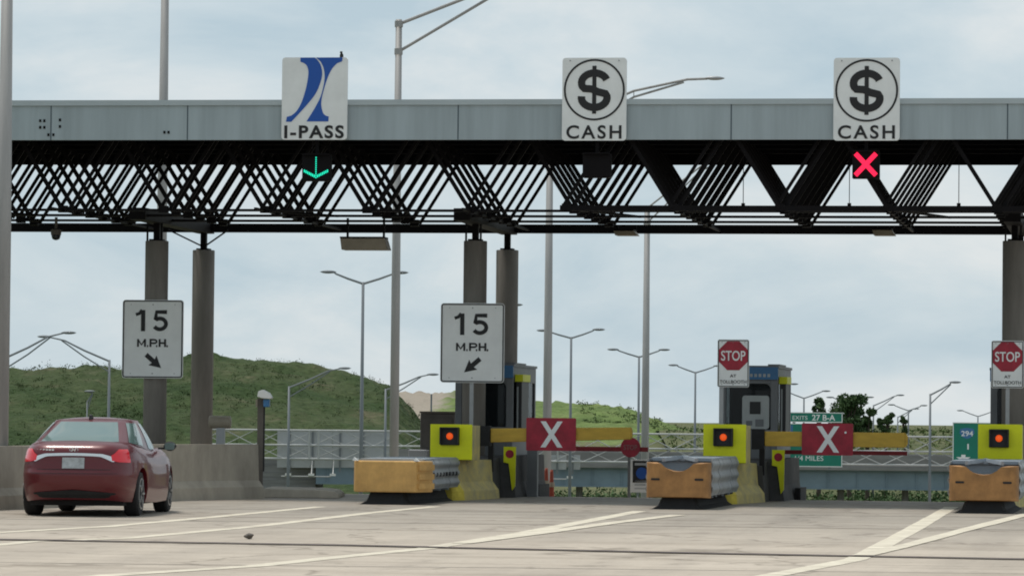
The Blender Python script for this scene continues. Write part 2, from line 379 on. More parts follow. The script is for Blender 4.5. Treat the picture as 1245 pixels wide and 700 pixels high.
# worn, darker and greyer concrete in the toll lanes themselves
sx = n.new('ShaderNodeSeparateXYZ'); l.new(t.outputs['Object'], sx.inputs['Vector'])
mr = n.new('ShaderNodeMapRange'); mr.inputs['From Min'].default_value = -24; mr.inputs['From Max'].default_value = -9
l.new(sx.outputs['Y'], mr.inputs['Value'])
q = n.new('ShaderNodeMix'); q.data_type = 'RGBA'; q.blend_type = 'MULTIPLY'; q.inputs['B'].default_value = (.72, .74, .76, 1)
l.new(mr.outputs['Result'], q.inputs['Factor']); l.new(base, q.inputs['A']); l.new(q.outputs['Result'], bs.inputs['Base Color'])
bp = n.new('ShaderNodeBump'); bp.inputs['Strength'].default_value = .25; bp.inputs['Distance'].default_value = .01
l.new(nois(25, (1, 1, 1)), bp.inputs['Height']); l.new(bp.outputs['Normal'], bs.inputs['Normal'])
M['plaza'] = m
b = MB()
us = axis_pts([(-75, 4, 8), (4, 50, 46), (50, 250, 4)])
def pavw(u): return (-11 if u < 14 else -11, 40)
rows = []
for u in us:
    v0, v1 = pavw(u); rows.append([b.bm.verts.new((v, u, pav_z(u) + 0.0)) for v in (v0, v0 + 6, v0 + 17, v1)])
for a, c in zip(rows, rows[1:]):
    for j in range(3): b.bm.faces.new([a[j], a[j + 1], c[j + 1], c[j]])
o = b.build('plaza_pavement', 'plaza'); o.location = O; o.rotation_euler = (0, 0, -TH); tag(o, kind='structure')

# painted lines, from points on the ground
def mark(name, pts, w, mt, z=0.004):
    P = [gnd(*p) for p in pts]
    dense = []
    for a, c in zip(P, P[1:]):
        k = max(2, int((c - a).length / 1.5)); dense += [a.lerp(c, i / k) for i in range(k)]
    dense.append(P[-1]); b = MB(); prev = None
    for i, p in enumerate(dense):
        tt = (dense[min(i + 1, len(dense) - 1)] - dense[max(i - 1, 0)]).normalized(); nn = Vector((-tt.y, tt.x, 0))
        ww = w * (1 + .18 * mnoise.noise(p * .9))
        cur = [b.bm.verts.new((p.x + nn.x * ww / 2, p.y + nn.y * ww / 2, z)), b.bm.verts.new((p.x - nn.x * ww / 2, p.y - nn.y * ww / 2, z))]
        if prev: b.bm.faces.new([prev[0], prev[1], cur[1], cur[0]])
        prev = cur
    return tag(b.build(name, mt), kind='structure')
mark('lane_marking', [(-60, 650), (0, 647), (128, 640), (257, 628.5), (390, 615.7)], .24, 'paint')
mark('lane_marking', [(-60, 666), (0, 662), (38, 658), (154, 654), (308, 640), (452, 623), (530, 615.5)], .24, 'paint')
mark('lane_marking', [(60, 706), (134, 699), (308, 688), (411, 677), (514, 667), (636, 648), (778, 621)], .26, 'paint')
mark('lane_marking', [(560, 660.5), (656, 648), (745, 635.5), (825, 626)], .26, 'paint', .008)
mark('lane_marking', [(870, 714), (934, 700), (1039, 680), (1056, 672), (1110, 643), (1157, 616)], .26, 'paint')
mark('lane_marking', [(1050, 675), (1110, 661), (1177, 643), (1245, 626), (1330, 606)], .24, 'paint', .008)
mark('pavement_joint', [(-60, 655), (0, 656), (420, 663), (840, 672.5), (1245, 680), (1320, 681.5)], .32, 'joint', .012)
for py, ww in ((637, .09), (622, .10), (690, .05)):
    mark('pavement_joint', [(-60, py - 7), (622, py), (1320, py + 8)], ww, M['jointfaint'] if 'jointfaint' in M else M.setdefault('jointfaint', mat('joint_faint', (0.21, .185, .16), .9, 0, .25, 2)), .0025)

# ------------------------------------------------------------------ hills
def hill(name, crest, dc, dt, ztoe, mt, back, nb=60, amp=.5, nx=170):
    x0, x1 = crest[0][0], crest[-1][0]
    def cy(px):
        for (a, ya), (c, yc) in zip(crest, crest[1:]):
            if a <= px <= c: t_ = (px - a) / (c - a); t_ = t_ * t_ * (3 - 2 * t_) * .5 + t_ * .5; return ya + (yc - ya) * t_
        return crest[-1][1]
    def fn(i, j):
        px = x0 + (x1 - x0) * i; top = at(px, cy(px), dc)
        if j < .7:
            s = j / .7; d = dt + (dc - dt) * s; prof = s ** .85 * (1.06 - .06 * s)
            z = ztoe + (top.z - ztoe) * prof
        else:
            s = (j - .7) / .3; d = dc + back * s; z = top.z + (ztoe - top.z) * s * s
        x = top.x * (d / dc) ** .6
        nzv = mnoise.fractal((x * .12, d * .12, 3.3), 1.0, 2.0, 5) * amp + mnoise.fractal((x * .5, d * .5, 1), 1, 2, 3) * amp * .5
        return Vector((x, d, z + nzv * min(1, j * 3)))
    b = MB(); b.grid(fn, nx, nb)
    return tag(b.build(name, mt, smooth=True), kind='structure'), fn
M['hillgrass'] = grass_mat('hill_grass', [(0.022, 0.040, 0.014), (0.036, 0.060, 0.022), (0.058, 0.077, 0.034), (0.12, 0.11, 0.07)], 0.09, 1.2)
M['hillgrass2'] = grass_mat('pale_hill_grass', [(0.06, 0.10, 0.033), (0.12, 0.17, 0.055), (0.19, 0.225, 0.09)], 0.05, 0.6, soil=(-6, -3.5, (0.30, 0.265, 0.22)))
h1, f1 = hill('hill', [(-260, 470), (-60, 455), (17, 450), (75, 446), (140, 447), (200, 438), (255, 431), (300, 436), (350, 443), (400, 451), (440, 459), (470, 467), (484, 478), (497, 494), (510, 513), (525, 530), (560, 545)], 450, 362, -7.0, 'hillgrass', 160, amp=.7)
h2, f2 = hill('hill', [(380, 500), (430, 488), (480, 479), (520, 479), (560, 476), (600, 484), (641, 490), (700, 493), (728, 494), (770, 499), (790, 509), (815, 519), (845, 526), (900, 534)], 740, 560, -3.0, 'hillgrass2', 200, amp=.9)
h3, f3 = hill('hill', [(800, 524), (900, 523), (1000, 522.5), (1100, 522), (1200, 523), (1300, 524)], 620, 470, -3.5, 'grass', 300, amp=.3, nb=40)

def leaf_quad(bm, p, s):
    a = Vector((random.gauss(0, 1), random.gauss(0, 1), random.gauss(0, 1))).normalized()
    x = a.orthogonal().normalized(); y = a.cross(x); ang = random.random() * PI
    x, y = x * math.cos(ang) + y * math.sin(ang), y * math.cos(ang) - x * math.sin(ang)
    vs = [bm.verts.new(p + x * s * q[0] + y * s * q[1]) for q in ((-.5, 0), (0, -.32), (.5, 0), (0, .32))]
    bm.faces.new(vs)
def shrubs(name, fn, n_, jr, sz, mt, seed, leaves=14, ir=(0, 1), lf=1.0):
    random.seed(seed); b = MB(); c = 0
    while c < n_:
        i = ir[0] + (ir[1] - ir[0]) * random.random(); j = jr[0] + (jr[1] - jr[0]) * random.random(); p = fn(i, j)
        if mnoise.noise(p * .06) < random.uniform(-.45, .25): continue
        c += 1; r_ = sz * random.uniform(.4, 1.3) * (1 + .6 * mnoise.noise(p * .09))
        for _ in range(leaves):
            q = Vector((random.gauss(0, .5), random.gauss(0, .5), abs(random.gauss(0, .45)))) * r_
            leaf_quad(b.bm, p + q, random.uniform(.35, .75) * r_ * lf)
    return tag(b.build(name, mt, fixn=False), 'low green scrub covering the grassy hillside' if name == 'hillside_scrub' else None, 'scrub', kind='stuff')
o = shrubs('hillside_scrub', f1, 2600, (.15, .74), .45, 'shrub', 3, leaves=18, lf=.55); o['label'] = 'dark green scrub and weeds over the near left hill'
o = shrubs('hillside_scrub', f2, 320, (.3, .72), .6, 'shrub_far', 4, ir=(.62, .95)); o['label'] = 'pale scrub and weeds on the farther bright hill'
o = shrubs('hillside_scrub', f3, 500, (.2, .70), .7, 'shrub_far', 5); o['label'] = 'brownish scrub on the low far embankment at right'
def flatfn(i, j):
    p = at(420 + 850 * i, 598, 375 + 60 * j); p.z = ground_h(p.x, p.y); return p
o = shrubs('undergrowth', flatfn, 650, (0, 1), 1.7, 'leaf', 8, leaves=130, lf=.33); o['label'] = 'dark bushy undergrowth seen below the overpass girder'
def bankfn(i, j):
    p = at(690 + 210 * i, 601, 96 + 16 * j); u_ = (p - O).dot(UU); p.z = pav_z(u_); return p
o = shrubs('roadside_weeds', bankfn, 90, (0, 1), .28, 'leaf', 9, leaves=50, lf=.5); o['label'] = 'weeds growing past the plaza edge below the overpass'

# ------------------------------------------------------------------ toll canopy
canopy = pthing('toll_canopy', 'long grey steel toll canopy with black open trusses on concrete columns', 'canopy', 0, 0)
vL = hit(-220, 150, 0)[0]; vR = hit(1560, 150, 0)[0]
zF0 = hit(622, 170, 0)[1]; zF1 = hit(622, 121, 0)[1]
UR = 7.0                                  # rear edge of the roof
b = MB(); b.box(vL, vR, 0, .06, zF0, zF1 - .10); b.build('fascia', 'fascia', canopy)
b = MB(); b.box(vL - .02, vR, -.035, .10, zF1 - .10, zF1); b.build('fascia_trim', 'trim', canopy)
b = MB()
for px in (62, 228, 391, 557, 722, 889, 1056, 1225, 1390):
    v = hit(px, 150, 0)[0]; b.box(v - .012, v + .012, -.004, .0, zF0, zF1 - .10)
b.build('panel_seam', 'seam', canopy, split=True)
b = MB()
for px, py in ((49, 147), (54, 147), (49, 155), (54, 155), (73, 146), (73, 154), (200, 127), (205, 127), (200, 161), (205, 161), (59, 127), (64, 127), (59, 164), (65, 164)):
    v, z = hit(px, py, 0); b.box(v - .02, v + .02, -.012, -.001, z - .025, z + .025)
b.build('fascia_bolt', 'steel', canopy, split=True)
b = MB()
b.box(vL, vR, .065, UR, zF1 - .28, zF1 - .04)                    # deck
b.box(vL, vR, UR + .003, UR + .09, zF0, zF1)                     # rear fascia
b.box(vL, vL + .06, .065, UR, zF0, zF1 - .29)                    # end closure
for k in range(6): b.box(vL + .07, vR, .9 + 1.25 * k, 1.02 + 1.25 * k, zF0 + .15, zF1 - .285)   # purlins
b.build('roof', 'roofin', canopy)
zB = hit(689, 253, .3)[1]; zT = zF0 + .32; PAN = 131 / 4800 * 71.6
v00 = hit(689, 253, .3)[0]
brow = (hit(555, 253, .3)[0] + hit(620, 253, .3)[0]) / 2
NR = 7
for k in range(NR):
    u = .3 + .98 * k; b = MB(); th = .075
    vs_ = v00 - .12 if k == 0 else vL + .1
    cw = .10 if k == 0 else .045
    if k in (0, 1, 3, 5): b.box(vs_, vR, u - .05, u + .05, zB - cw / 2, zB + cw / 2)
    b.box(vs_, vR, u - .06, u + .06, zT - .05, zT + .05)
    i0 = math.ceil((vs_ - v00) / PAN)
    for i in range(i0 - 1, int((vR - v00) / PAN) + 1):
        vb = v00 + PAN * i
        for s in (-1, 1):
            va = vb + s * PAN / 2
            if min(va, vb) < vs_ - .05: continue
            yo = .045 * s
            if s > 0:
                for e_ in (-.09, .09): b.bar((vb + e_, u + yo + e_ * .3, zB), (va + e_, u + yo + e_ * .3, zT), .06, .045)
            else: b.bar((vb, u + yo, zB), (va, u + yo, zT), th, .05)
        if vb > vs_ - .05: b.box(vb - .085, vb + .085, u - .06, u + .06, zB - .05, zB + .08)
    b.build('truss', 'steel', canopy)
b = MB(); b.box(vL + .1, vR, 8.49, 8.61, zB - .07, zB + .11); b.build('rear_beam', 'steel', canopy)
b = MB()                                  # cross ties joining the truss rows at some nodes
for i in range(-6, 9):
    vb = v00 + PAN * i
    if i % 2: b.box(vb - .025, vb + .025, .45, 8.48, zB - .03, zB + .01)
    if i % 3 == 0: b.bar((vb, .4 if i >= 0 else 1.4, zB), (vb + PAN * .5, (.4 + .98) * 1 + .98 * (2 if i >= 0 else 2), zB), .045)
b.build('bracing', 'steel', canopy)
UF, UB = 4.6, 8.55
colv = []
for px in (189.5, 577, 1233):
    v = hit(px, 400, UF)[0]; colv.append(v)
    for u, pt in ((UF, 293), (UB, 304)):
        zt = hit(px, pt, u)[1]
        b = MB(); b.lathe([(.228, -.3), (.228, zt - .01), (.22, zt)], 28, ctr=(v, u, 0)); col = b.build('column', 'column', canopy, smooth=False)
        me = col.data
        for p in me.polygons: p.use_smooth = abs(p.normal.z) < .5
        b = MB()
        b.box(v - .06, v + .06, u - .06, u + .06, zt, zB)
        if u == UF:
            for dx in (-.17, .12): b.bar((v + dx, u - .1, zt - .0), (v + dx, u - .1, zB), .035)
        b.box(v - .13, v + .13, u - .13, u + .13, zt, zt + .035)
        b.build('steel_bracket', 'steel', col)
    b = MB(); b.box(v - .16, v + .16, UF - 1.6, UB + .25, zB - .09, zB + .14)
    b.build('cross_beam', 'steel', canopy)
b = MB()                                  # struts from the rear left column head
v = colv[0]; zt = hit(240, 302, UB)[1]
for s in (-1, 1): b.bar((v, UB, zt + .03), (v + s * .62, UB - .5, zB - .05), .03)
b.build('strut', 'steel', canopy, split=True)
for px in (904, 1033, 1166):
    v, z1 = hit(px, 198, .9); z0 = hit(px, 253, .9)[1]
    b = MB(); b.tube([(v, .9, z0), (v, .9, zT)], .008, 6); b.tube([(v, .9, z0 - .02), (v, .9, z0 + .09)], .035, 8); b.build('hanger', 'steel', canopy)

# signs on the canopy
def glyph(o, name, strokes, x0, x1, z0, z1, mt='black', y=-.008):
    b = MB()
    for i, (pts, w_) in enumerate(strokes):      # unit square strokes; width in units of the height
        P = [(x0 + p[0] * (x1 - x0), z0 + p[1] * (z1 - z0)) for p in pts]
        q = band(P, w_ * (z1 - z0)); n_ = len(q) // 2
        y_ = y - .0008 * i
        A = [b.bm.verts.new((p[0], y_, p[1])) for p in q]; B = [b.bm.verts.new((p[0], -.001, p[1])) for p in q]; m_ = len(q)
        for k in range(n_ - 1):
            b.bm.faces.new([A[k], A[k + 1], A[m_ - 2 - k], A[m_ - 1 - k]])
        for k in range(m_): b.bm.faces.new([A[k], B[k], B[(k + 1) % m_], A[(k + 1) % m_]])
    return b.build(name, mt, o)
def arc(cx, cz, rx, rz, a0, a1, n_=14): return [(cx + rx * math.cos(R(a0 + (a1 - a0) * k / n_)), cz + rz * math.sin(R(a0 + (a1 - a0) * k / n_))) for k in range(n_ + 1)]
def panel(name, px0, px1, py0, py1, u, label, cat, group=None, r=.06, border=None, depth=.05, mt='white'):
    vc, zb = hit((px0 + px1) / 2, py1, u); zt = hit((px0 + px1) / 2, py0, u)[1]; w = (hit(px1, py0, u)[0] - hit(px0, py0, u)[0])
    o = pthing(name, label, cat, vc, u, zb, group); h = zt - zb
    b = MB(); b.prism(rrect(-w / 2, w / 2, 0, h, r), 0, depth); b.build('panel', mt, o)
    return o, w, h
def ring_frame(o, w, h, inset, t_, r, mt, y0=-.008):
    b = MB(); a = rrect(-w / 2 + inset, w / 2 - inset, inset, h - inset, r); c = rrect(-w / 2 + inset + t_, w / 2 - inset - t_, inset + t_, h - inset - t_, max(.01, r - t_))
    n_ = len(a); A = [b.bm.verts.new((p[0], y0, p[1])) for p in a]; B = [b.bm.verts.new((p[0], y0, p[1])) for p in c]
    A2 = [b.bm.verts.new((p[0], -.001, p[1])) for p in a]; B2 = [b.bm.verts.new((p[0], -.001, p[1])) for p in c]
    for i in range(n_):
        j = (i + 1) % n_
        b.bm.faces.new([A[i], A[j], B[j], B[i]]); b.bm.faces.new([A[i], A2[i], A2[j], A[j]]); b.bm.faces.new([B[i], B[j], B2[j], B2[i]])
    return b.build('border', mt, o)
o, w, h = panel('lane_sign', 342, 421.5, 70, 170, -.12, 'white I-PASS lane sign with a blue road shaped letter I', 'sign')
text('lettering', 'I-PASS', -w * .455, w * .455, h * .015, h * .175, -.002, 'black', o, .03, spacing=1.2)
def cat_rom(P, n_=10):
    out_ = []
    for i in range(len(P) - 1):
        p0, p1, p2, p3 = P[max(i - 1, 0)], P[i], P[i + 1], P[min(i + 2, len(P) - 1)]
        for k in range(n_):
            t_ = k / n_
            out_.append(tuple(.5 * ((2 * p1[d]) + (-p0[d] + p2[d]) * t_ + (2 * p0[d] - 5 * p1[d] + 4 * p2[d] - p3[d]) * t_ * t_ + (-p0[d] + 3 * p1[d] - 3 * p2[d] + p3[d]) * t_ ** 3) for d in (0, 1)))
    out_.append(P[-1]); return out_
def lg(p): return ((p[0] - 303) / 466 * w, (635 - p[1]) / 565 * h)      # coordinates measured on the sign face
leftp = [lg(p) for p in [(200, 72), (300, 72)] + cat_rom([(318, 84), (345, 125), (356, 180), (345, 240), (310, 320), (250, 395), (190, 460), (140, 512)])
         + [(102, 512), (108, 478)] + cat_rom([(140, 470), (180, 435), (215, 370), (245, 270), (258, 180), (250, 135), (230, 112), (200, 100)])]
rightp = [lg(p) for p in [(312, 72), (500, 72), (497, 98)] + cat_rom([(460, 112), (425, 150), (395, 210), (372, 280), (355, 350), (352, 400), (365, 450), (385, 470), (406, 476)])
          + [(404, 510), (248, 510)] + cat_rom([(300, 430), (345, 345), (368, 260), (374, 200), (366, 145), (345, 100)])]
for P in (leftp, rightp):
    b = MB(); b.prism(P, -.008, -.001); b.bm.normal_update(); bmesh.ops.triangulate(b.bm, faces=[f for f in b.bm.faces if len(f.verts) > 4]); b.build('emblem', 'blue', o)
b = MB(); b.tube([(w * -.02, .02, -.25), (w * -.02, .02, 0)], .008); b.build('hanger_wire', 'steel', o)
# the bird
vb, zb = hit(415, 71, -.1)
bd = pthing('bird', 'tiny dark bird perched on the top right corner of the I-PASS sign', 'bird', vb, -.1, zb)
b = MB()
def birdp(i, j):
    a = 2 * PI * i; s = j; z = -.02 + .13 * s; r_ = .042 * math.sin(PI * min(1, s * 1.02 + .02)) ** .6 + .001
    return Vector((math.cos(a) * r_ * .85, math.sin(a) * r_ + .02 * math.sin(s * 3), z))
b.grid(birdp, 12, 10, wrap=True); b.lathe([(.001, .128), (.02, .122), (.027, .108), (.02, .092), (.001, .086)], 10, ctr=(0, -.015, 0))
b.prism([(-.008, .10), (.008, .10), (0, .105)], -.065, -.03); b.box(-.012, .012, .02, .05, -.07, .0)
b.build('body', 'black', bd, smooth=True)
for px0, px1, lab, cl in ((683, 761, 'white cash lane sign above the dark unlit lane signal', 0), (1013, 1093.5, 'white cash lane sign above the lit red X lane signal', 0)):
    o, w, h = panel('lane_sign', px0, px1, 70.5, 171, -.12, lab, 'sign', 'dollar sign cash lane signs')
    b = MB(); rr_, tt_ = w * .475, w * .03; cz = h * .515 + rr_ * .0 + h * .0
    cz = h - rr_ - w * .02
    pts = [(rr_ * math.cos(2 * PI * k / 64), cz + rr_ * math.sin(2 * PI * k / 64)) for k in range(64)]
    A = [b.bm.verts.new((p[0], -.008, p[1])) for p in pts]; ri = rr_ - tt_
    B = [b.bm.verts.new((ri * math.cos(2 * PI * k / 64), -.008, cz + ri * math.sin(2 * PI * k / 64))) for k in range(64)]
    for k in range(64): b.bm.faces.new([A[k], A[(k + 1) % 64], B[(k + 1) % 64], B[k]])
    b.build('ring', 'black', o)
    s_ = arc(.5, .645, .40, .205, 8, 90, 8)[1:] + arc(.5, .645, .40, .205, 90, 215, 10)[1:] + [(.42, .515), (.62, .455)] + arc(.5, .335, .40, .205, 35, -90, 10)[1:] + arc(.5, .335, .40, .205, -90, -188, 8)[1:]
    glyph(o, 'dollar_mark', [(s_, .155), ([(.5, .0), (.5, 1.0)], .085)], -w * .25, w * .25, cz - w * .37, cz + w * .37)
    text('lettering', 'CASH', -w * .43, w * .43, h * .02, h * .185, -.002, 'black', o, .02, spacing=1.25)
    b = MB()
    for sx_ in (-.38, .38): b.tube([(w * sx_, -.012, h * .965), (w * sx_, -.0, h * .965)], .014, 8)
    b.build('bolt', 'galv', o, split=True)

# lane signals under the fascia
def signal(px0, px1, py0, py1, label):
    u = -.05; vc, zb = hit((px0 + px1) / 2, py1, u); zt = hit((px0 + px1) / 2, py0, u)[1]; w = hit(px1, py0, u)[0] - hit(px0, py0, u)[0]
    o = pthing('lane_signal', label, 'lane signal', vc, u, zb, 'lane signals under the canopy'); h = zt - zb
    b = MB(); b.box(-w / 2, w / 2, 0, .22, 0, h); b.build('housing', 'steel', o, bevel=.015)
    b = MB(); b.box(-w / 2 + .01, w / 2 - .01, -.1, .0, h - .02, h); b.box(-.03, .03, .05, .12, h, h + .3); b.build('visor', 'steel', o)
    return o, w, h
o, w, h = signal(367, 401, 187, 220, 'dark lane signal showing a lit green down arrow')
b = MB()
def dot(x, z, r_=.013):
    b.lathe([(r_, 0), (r_ * .7, -.012)], 8, axis='y', ctr=(x, -.003, z))
for k in range(11): dot(0, .06 + .037 * k)
for k in range(1, 8):
    for s in (-1, 1): dot(s * .031 * k, .06 + .0155 * k), dot(s * .031 * k, .075 + .0155 * k + .012)
b.build('arrow_lights', 'ledg', o)
signal(708, 742, 186, 216, 'dark unlit lane signal box below the middle sign')
o, w, h = signal(1036, 1069, 183, 217, 'dark lane signal showing a lit red X')
b = MB()
for s in (-1, 1):
    b.bar((-s * .185, -.012, h / 2 - .195), (s * .185, -.012 - .004 * (s > 0), h / 2 + .195), .085, .02)
b.build('cross_lights', 'ledr', o)

# fixtures under the truss
def fixture(px0, px1, py0, py1, u, label, shallow=False):
    vc, zb = hit((px0 + px1) / 2, py1, u); w = hit(px1, py1, u)[0] - hit(px0, py1, u)[0]; zt = hit((px0 + px1) / 2, py0, u)[1]
    o = pthing('light_fixture', label, 'light fixture', vc, u, zb, 'light fixtures below the truss'); h = zt - zb
    b = MB(); b.prism([(-w / 2 + .03, 0), (w / 2, 0), (w / 2 - .07, h), (-w / 2, h)], -.15, .25); b.build('housing', 'fixture', o, bevel=.01)
    b = MB(); b.box(-w / 2, w / 2 - .07, -.17, .27, h, h + .03)
    top = max(.05, zB - zb)
    for x in (-w * .38, w * .38): b.box(x - .02, x + .02, .02, .06, h + .03, top)
    b.build('bracket', 'steel', o, split=True)
fixture(415, 473, 290, 304, 4.0, 'tan box light hanging low under the truss left of the middle columns')
fixture(747, 776, 281, 286.5, 6.8, 'flat tan light under the truss below the unlit lane signal')
fixture(1061, 1089, 280, 286.5, 6.8, 'flat tan light under the truss below the red X')
v, z = hit(68, 292, 4.0)
o = pthing('dome_camera', 'small dark dome camera hanging under the left end of the truss', 'camera', v, 4.0, z)
b = MB(); b.lathe([(.02, 0), (.07, .02), (.09, .07), (.09, .1)], 14); b.build('dome', 'glassdark', o, smooth=True)
b = MB(); b.lathe([(.1, .1), (.11, .2), (.07, .22)], 14); b.tube([(0, 0, .2), (0, 0, zB - z)], .03, 8); b.build('housing', 'brownpost', o)

# ------------------------------------------------------------------ lane islands
def offset_poly(y0, y1, prof, bm):        # loft between two (x,z) outlines
    A = [bm.verts.new((p[0], y0, p[1])) for p in prof[0]]; B = [bm.verts.new((p[0], y1, p[1])) for p in prof[1]]; n_ = len(A)
    bm.faces.new(A); bm.faces.new(B[::-1])
    for i in range(n_): bm.faces.new([A[i], B[i], B[(i + 1) % n_], A[(i + 1) % n_]])

def attenuator(pxl, pxr, pyb, ptop, pbot, dip, label, uend=.7):
    g = gnd((pxl + pxr) / 2, pyb); un = (g - O).dot(UU); vc = hit((pxl + pxr) / 2, pyb, un)[0]
    zt = hit((pxl + pxr) / 2, ptop, un)[1]; zb = hit((pxl + pxr) / 2, pbot, un)[1]; w = hit(pxr, ptop, un)[0] - hit(pxl, ptop, un)[0]
    o = pthing('crash_cushion', label, 'crash cushion', vc, un, 0, 'crash cushions in front of the toll islands'); Ln = uend - un
    b = MB()
    if dip:
        d_ = .15; pts = [(-w / 2, zb), (w / 2, zb), (w / 2, zt), (w * .34, zt)]
        for k in range(1, 8): pts.append((w * .34 - w * .68 * k / 8, zt - d_ * math.sin(PI * k / 8) ** .8))
        pts += [(-w * .34, zt), (-w / 2, zt)]
        # curved nose: several slices swelling forward
        sl_ = [(0.00, .74), (.015, .84), (.05, .92), (.11, .97), (.19, .995), (.27, 1.0), (.34, 1.0)]
        rings = []
        for yy, sc_ in sl_: rings.append([b.bm.verts.new((p[0] * sc_, yy, zb + (p[1] - zb) * (sc_ * .25 + .75) + (1 - sc_) * .08)) for p in pts])
        n_ = len(pts)
        for r1, r2 in zip(rings, rings[1:]):
            for i in range(n_): b.bm.faces.new([r1[i], r2[i], r2[(i + 1) % n_], r1[(i + 1) % n_]])
        b.bm.faces.new(rings[0]); b.bm.faces.new(rings[-1][::-1])
        b.bm.normal_update(); bmesh.ops.triangulate(b.bm, faces=[f for f in b.bm.faces if len(f.verts) > 4])
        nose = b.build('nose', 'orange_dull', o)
        b = MB()
        for s in (-1, 1): b.prism(rrect(s * w * .34 - .075, s * w * .34 + .075, zb + .30, zb + .335, .015, 3), -.012, .03)
        b.build('slot', 'black', nose, split=True)
    else:
        ch = .2
        pl = [(-w / 2, 0), (w / 2 - .02, 0), (w / 2 + ch * .9, .42), (w / 2 + ch * .9, .62), (-w / 2 - ch * .25, .62), (-w / 2 - ch * .25, .25)]
        # vertical grooves on the front
        A = []
        fr = []
        for k in range(15):
            x = -w / 2 + (w - .02) * k / 14; fr.append((x, .010 * (k % 2) + .10 * max(0, (2 - k) / 2) ** 1.5))
        pl = fr + pl[2:]
        b.prism(pl, zb, zt, 'z'); b.bm.normal_update(); bmesh.ops.triangulate(b.bm, faces=[f for f in b.bm.faces if len(f.verts) > 4])
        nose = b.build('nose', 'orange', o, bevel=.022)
        b = MB()
        for k in range(3):
            zc = zb + (zt - zb) * (.2 + .3 * k)
            b.bar((w / 2 + .02, .06, zc), (w / 2 + ch * .9 + .02, .52, zc), .06, .10)
        b.build('nose_rib', 'orange', nose, split=True)
        b = MB()
        for s in (-1, 1): b.prism([(s * w * .49 - .05, zt), (s * w * .49 + .05, zt), (s * w * .49 - .02, zt + .06)], .02, .10)
        b.build('lifting_lug', 'white', nose, split=True)
    # corrugated side panels, three humps, overlapping bays
    hw = w / 2 - .03 if dip else w / 2 + .0
    zlo, zhi = zb + .04, zt + (.06 if dip else .02)
    y0 = .34 if dip else .6; nb_ = 4; step = (Ln - y0 - .05) / nb_
    for s in (-1, 1):
        b = MB()
        for kb in range(nb_):
            ya = y0 + kb * step; yb_ = ya + step + .12; of = .03 + .012 * (kb % 2) - .006 * kb
            P = []
            for k in range(25):
                tt_ = k / 24; hump = (.5 - .5 * math.cos(2 * PI * 3 * tt_)); P.append((s * (hw + of + .036 * hump), zlo + (zhi - zlo) * tt_))
            P2 = [(x - s * .02, z) for x, z in P][::-1]
            q = P + P2
            A = [b.bm.verts.new((p[0], ya, p[1])) for p in q]; B = [b.bm.verts.new((p[0], yb_, p[1])) for p in q]; n_ = len(q)
            for i in range(n_): b.bm.faces.new([A[i], B[i], B[(i + 1) % n_], A[(i + 1) % n_]])
            for i in range(24):
                b.bm.faces.new([A[i], A[i + 1], A[n_ - 2 - i], A[n_ - 1 - i]]); b.bm.faces.new([B[i], B[i + 1], B[n_ - 2 - i], B[n_ - 1 - i]])
        sd = b.build('side_rail', 'railgrey', o)
        if not dip and s > 0:
            b = MB()
            for k in range(9):
                b.box(hw + .05, hw + .075, y0 + .35 + .34 * k, y0 + .48 + .34 * k, zlo + .22, zlo + .29)
            b.build('slot', 'black', sd, split=True)
    b = MB()
    for kb in range(nb_):
        ya = y0 + kb * step + .01 + (.45 if dip and kb == 0 else 0); b.box(-hw - .02, hw + .02, ya, y0 + (kb + 1) * step - .02, zhi - .04 + .004 * (kb % 2), zhi + .015 + .004 * (kb % 2))
        b.box(-hw, hw, ya + .05, ya + .12, zb, zhi - .05)
    if dip:
        b.bar((-hw * .55, .36, zhi - .02), (0, .9, zhi + .03), .06); b.bar((hw * .55, .36, zhi - .02), (0, .9, zhi + .03), .06)
    b.build('top_cover', 'topgrey', o)
    b = MB()
    rings = []
    for yy, kx in ((.12, .62), (.3, .72), (Ln, .78)):
        rings.append([b.bm.verts.new(q) for q in ((-hw * kx * .8, yy, zb - .005), (hw * kx * .8, yy, zb - .005), (hw * kx * .95, yy - .04, .06), (hw * (kx + .16), yy - .08, 0), (-hw * (kx + .16), yy - .08, 0), (-hw * kx * .95, yy - .04, .06))])
    for r1, r2 in zip(rings, rings[1:]):
        for i in range(6): b.bm.faces.new([r1[i], r2[i], r2[(i + 1) % 6], r1[(i + 1) % 6]])
    b.bm.faces.new(rings[0]); b.bm.faces.new(rings[-1][::-1])
    if dip: b.box(-hw + .03, hw - .03, .36, Ln - .1, zb, zt - .19)  # black block added as the shade in the gap behind the nose
    b.build('skid_base', 'rubber', o)
    return o
attenuator(430, 506, 613, 560, 598, False, 'boxy yellow orange crash cushion with ribbed nose, before the left booth')
attenuator(784, 862, 619, 562, 605, True, 'orange crash cushion with curved dipped nose, before the middle booth')
attenuator(1153, 1238, 624, 566, 609, True, 'orange crash cushion with curved dipped nose, before the green highway sign at right')

